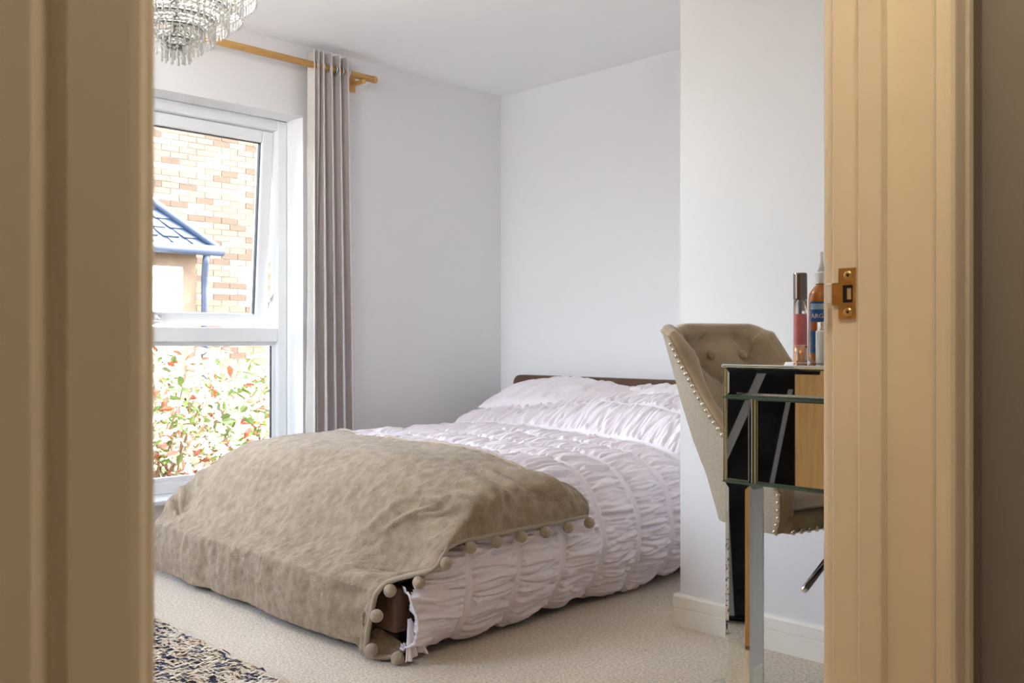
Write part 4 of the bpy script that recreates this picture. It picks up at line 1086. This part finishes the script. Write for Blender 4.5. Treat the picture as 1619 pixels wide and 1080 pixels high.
# buttons at the tuft nodes
for row, (zv, cols) in enumerate(((0.862, (-1, 0, 1)), (0.862 - 0.115 / 1.0 * 0.5 * 1.0, (-1.0, 0.0, 1.0)), (0.747, (-1, 0, 1)))):
    for cc in cols:
        arc = (cc + (0.0 if row != 1 else 0.5)) * 0.128
        if row == 1 and cc > 0.6: continue
        t = math.pi / 2 + arc / 0.62 * math.pi
        i = int(np.clip(round(t / math.pi * (nth - 1)), 0, nth - 1)); v = (zv - zb) / (zt_ - zb); j = int(round(v * (nzz - 1)))
        p = Pi[i, j]
        inw = np.array((-math.cos(math.pi - t) * 0.4, 1.0, 0.2)); inw /= np.linalg.norm(inw)
        v_, f_ = sphere((0, 0, 0), 0.0135, 16, 10)
        b_ = p + inw * 0.004
        sq = v_ - np.outer(v_ @ inw, inw) * 0.45
        obj('button', (toW(sq + b_), f_), M['velvet'], chair, True)
# seat: upholstered base and cushion
def seat_poly(grow, n=60):
    out = []
    for t in np.linspace(0, math.pi, n):
        ct, stn = math.cos(t), math.sin(t)
        out.append((-0.178 * math.copysign(abs(ct) ** 0.55, ct) * (1 + grow), 0.33 - 0.21 * stn ** 0.6))
    for a in np.linspace(0.174, -0.174, 16):
        out.append((a * (1 + grow), 0.372 - 0.25 * a * a + grow * 0.02))
    return np.array(out)
def seat_mesh(z0, z1, dome, grow):
    poly = seat_poly(grow); n = len(poly); ctr = np.array((0, 0.2))
    rings = []
    for (f_, z) in ((0.0, z0), (0.9, z0), (1.0, z0 + 0.01), (1.015, (z0 + z1) / 2), (1.0, z1 - 0.01), (0.93, z1 + dome * 0.35), (0.6, z1 + dome * 0.8), (0.0, z1 + dome)):
        rings.append(np.column_stack([ctr + (poly - ctr) * f_, np.full(n, z)]))
    P = np.stack(rings, 1)
    return grid(toW(P), closed_u=True)
obj('seat_base', seat_mesh(0.462, 0.515, 0.0, 0.0), M['velvet'], chair, True)
obj('seat_cushion', seat_mesh(0.514, 0.532, 0.022, -0.03), M['velvet'], chair, True)
for a in np.arange(-0.170, 0.175, 0.0255):
    inst('stud', sme, chair, Matrix.Translation(CH(a, 0.378 - 0.25 * a * a, 0.472)))
ctr = CH(-0.03, 0.10, 0)
obj('swivel_plate', cat_(box(ctr[0] - 0.03, ctr[0] + 0.06, ctr[1] - 0.06, ctr[1] + 0.03, 0.435, 0.4615, 0.006)), M['blackplastic'], chair)
obj('gas_column', rev([(0.027, 0.03), (0.027, 0.28), (0.015, 0.285), (0.015, 0.436)], (ctr[0], ctr[1], 0), 20), M['chrome'], chair, True)
obj('pedestal_base', rev([(0.0, 0.0005), (0.085, 0.0005), (0.087, 0.004), (0.083, 0.008), (0.06, 0.014), (0.03, 0.03), (0.0, 0.03)], (ctr[0], ctr[1], 0), 40, cap=False), M['chrome'], chair, True)
# height lever: steel rod with dark grip
lv1 = np.array((1.975, 0.945, 0.452)); lv0 = np.array((1.842, 0.960, 0.372)); lm = lv1 + (lv0 - lv1) * 0.35
lev = obj('lever', tube([lv1 + np.array((0.06, 0.06, 0.0)), lv1, lm], 0.0045, 10), M['chrome'], chair, True)
obj('lever_grip', tube([lm, lv0], 0.0075, 12), M['gunmetal'], lev, True)
obj('lever_tip', sphere(lv0, 0.0075, 12, 8), M['chrome'], lev, True)

# ------------------------------------------------------------------ dark things by the open door, seen in the mirrors only
def cloth_slab(cx, cy, ang, w, d, z0, z1, seed, taper=0.25):
    nu, nv = 60, 50
    t = np.linspace(0, 2 * math.pi, nu, endpoint=False)
    P = np.zeros((nu, nv, 3)); nn = smooth_noise(nu, nv, 2.0, 10, seed)
    ca, sa_ = math.cos(ang), math.sin(ang)
    for j in range(nv):
        v = j / (nv - 1)
        sc = (1 - taper * v ** 2) * (1.0 if v < 0.97 else 0.4)
        a = w / 2 * np.sign(np.cos(t)) * np.abs(np.cos(t)) ** 0.6 * sc; b = d / 2 * np.sign(np.sin(t)) * np.abs(np.sin(t)) ** 0.7
        b = b + 0.014 * nn[:, j]
        P[:, j, 0] = cx + a * ca - b * sa_; P[:, j, 1] = cy + a * sa_ + b * ca; P[:, j, 2] = z0 + (z1 - z0) * v
    v, f = grid(P, closed_u=True)
    f = list(f) + [tuple(i * nv for i in range(nu))[::-1], tuple(i * nv + nv - 1 for i in range(nu))]
    return v, f
bag = empty('garment_bag', (0.20, 1.62, 0), 'black garment bag with grey straps reflected in the mirrored table', 'garment bag')
obj('cloth', cloth_slab(0.20, 1.62, R(60), 0.60, 0.15, 0.03, 1.75, 91), M['black'], bag, True)
obj('foot_block', cloth_slab(0.20, 1.62, R(60), 0.56, 0.13, 0.001, 0.04, 92, 0.0), M['blackplastic'], bag, True)
ax = np.array((math.cos(R(60)), math.sin(R(60)), 0)); nx_ = np.array((math.sin(R(60)), -math.cos(R(60)), 0))
bc = np.array((0.20, 1.62, 0))
for (a0, z0, a1, z1, w) in ((0.19, 0.47, 0.05, 0.80, 0.013), (0.08, 0.47, -0.14, 0.98, 0.014), (-0.09, 0.44, -0.15, 0.75, 0.007), (0.13, 0.03, 0.17, 0.44, 0.012), (0.03, 0.03, 0.05, 0.42, 0.010)):
    p0 = bc + ax * a0 + nx_ * 0.098 + np.array((0, 0, z0)); p1 = bc + ax * a1 + nx_ * 0.098 + np.array((0, 0, z1))
    w_ = ax * w
    obj('strap', ([p0 - w_, p0 + w_, p1 + w_, p1 - w_, p0 - w_ + nx_ * 0.004, p0 + w_ + nx_ * 0.004, p1 + w_ + nx_ * 0.004, p1 - w_ + nx_ * 0.004],
                  [(0, 1, 2, 3), (4, 7, 6, 5), (0, 4, 5, 1), (1, 5, 6, 2), (2, 6, 7, 3), (3, 7, 4, 0)]), M['strap'], bag)

# ------------------------------------------------------------------ hallway lamp, added out of view to light the doorway and bed side
lx, ly = 0.55, 0.195
lamp = empty('added_hall_lamp', (lx, ly, CEIL), 'warm frosted ceiling lamp added in the unseen hallway', 'lamp')
obj('lamp_base', rev([(0.0, -0.03), (0.11, -0.03), (0.11, -0.001), (0.0, -0.001)], (lx, ly, CEIL), 28, cap=False), M['chrome'], lamp)
obj('lamp_shade', rev([(0.0, -0.12), (0.06, -0.11), (0.12, -0.075), (0.14, -0.0305), (0.0, -0.0305)], (lx, ly, CEIL), 28, cap=False), M['lampglass'], lamp, True)
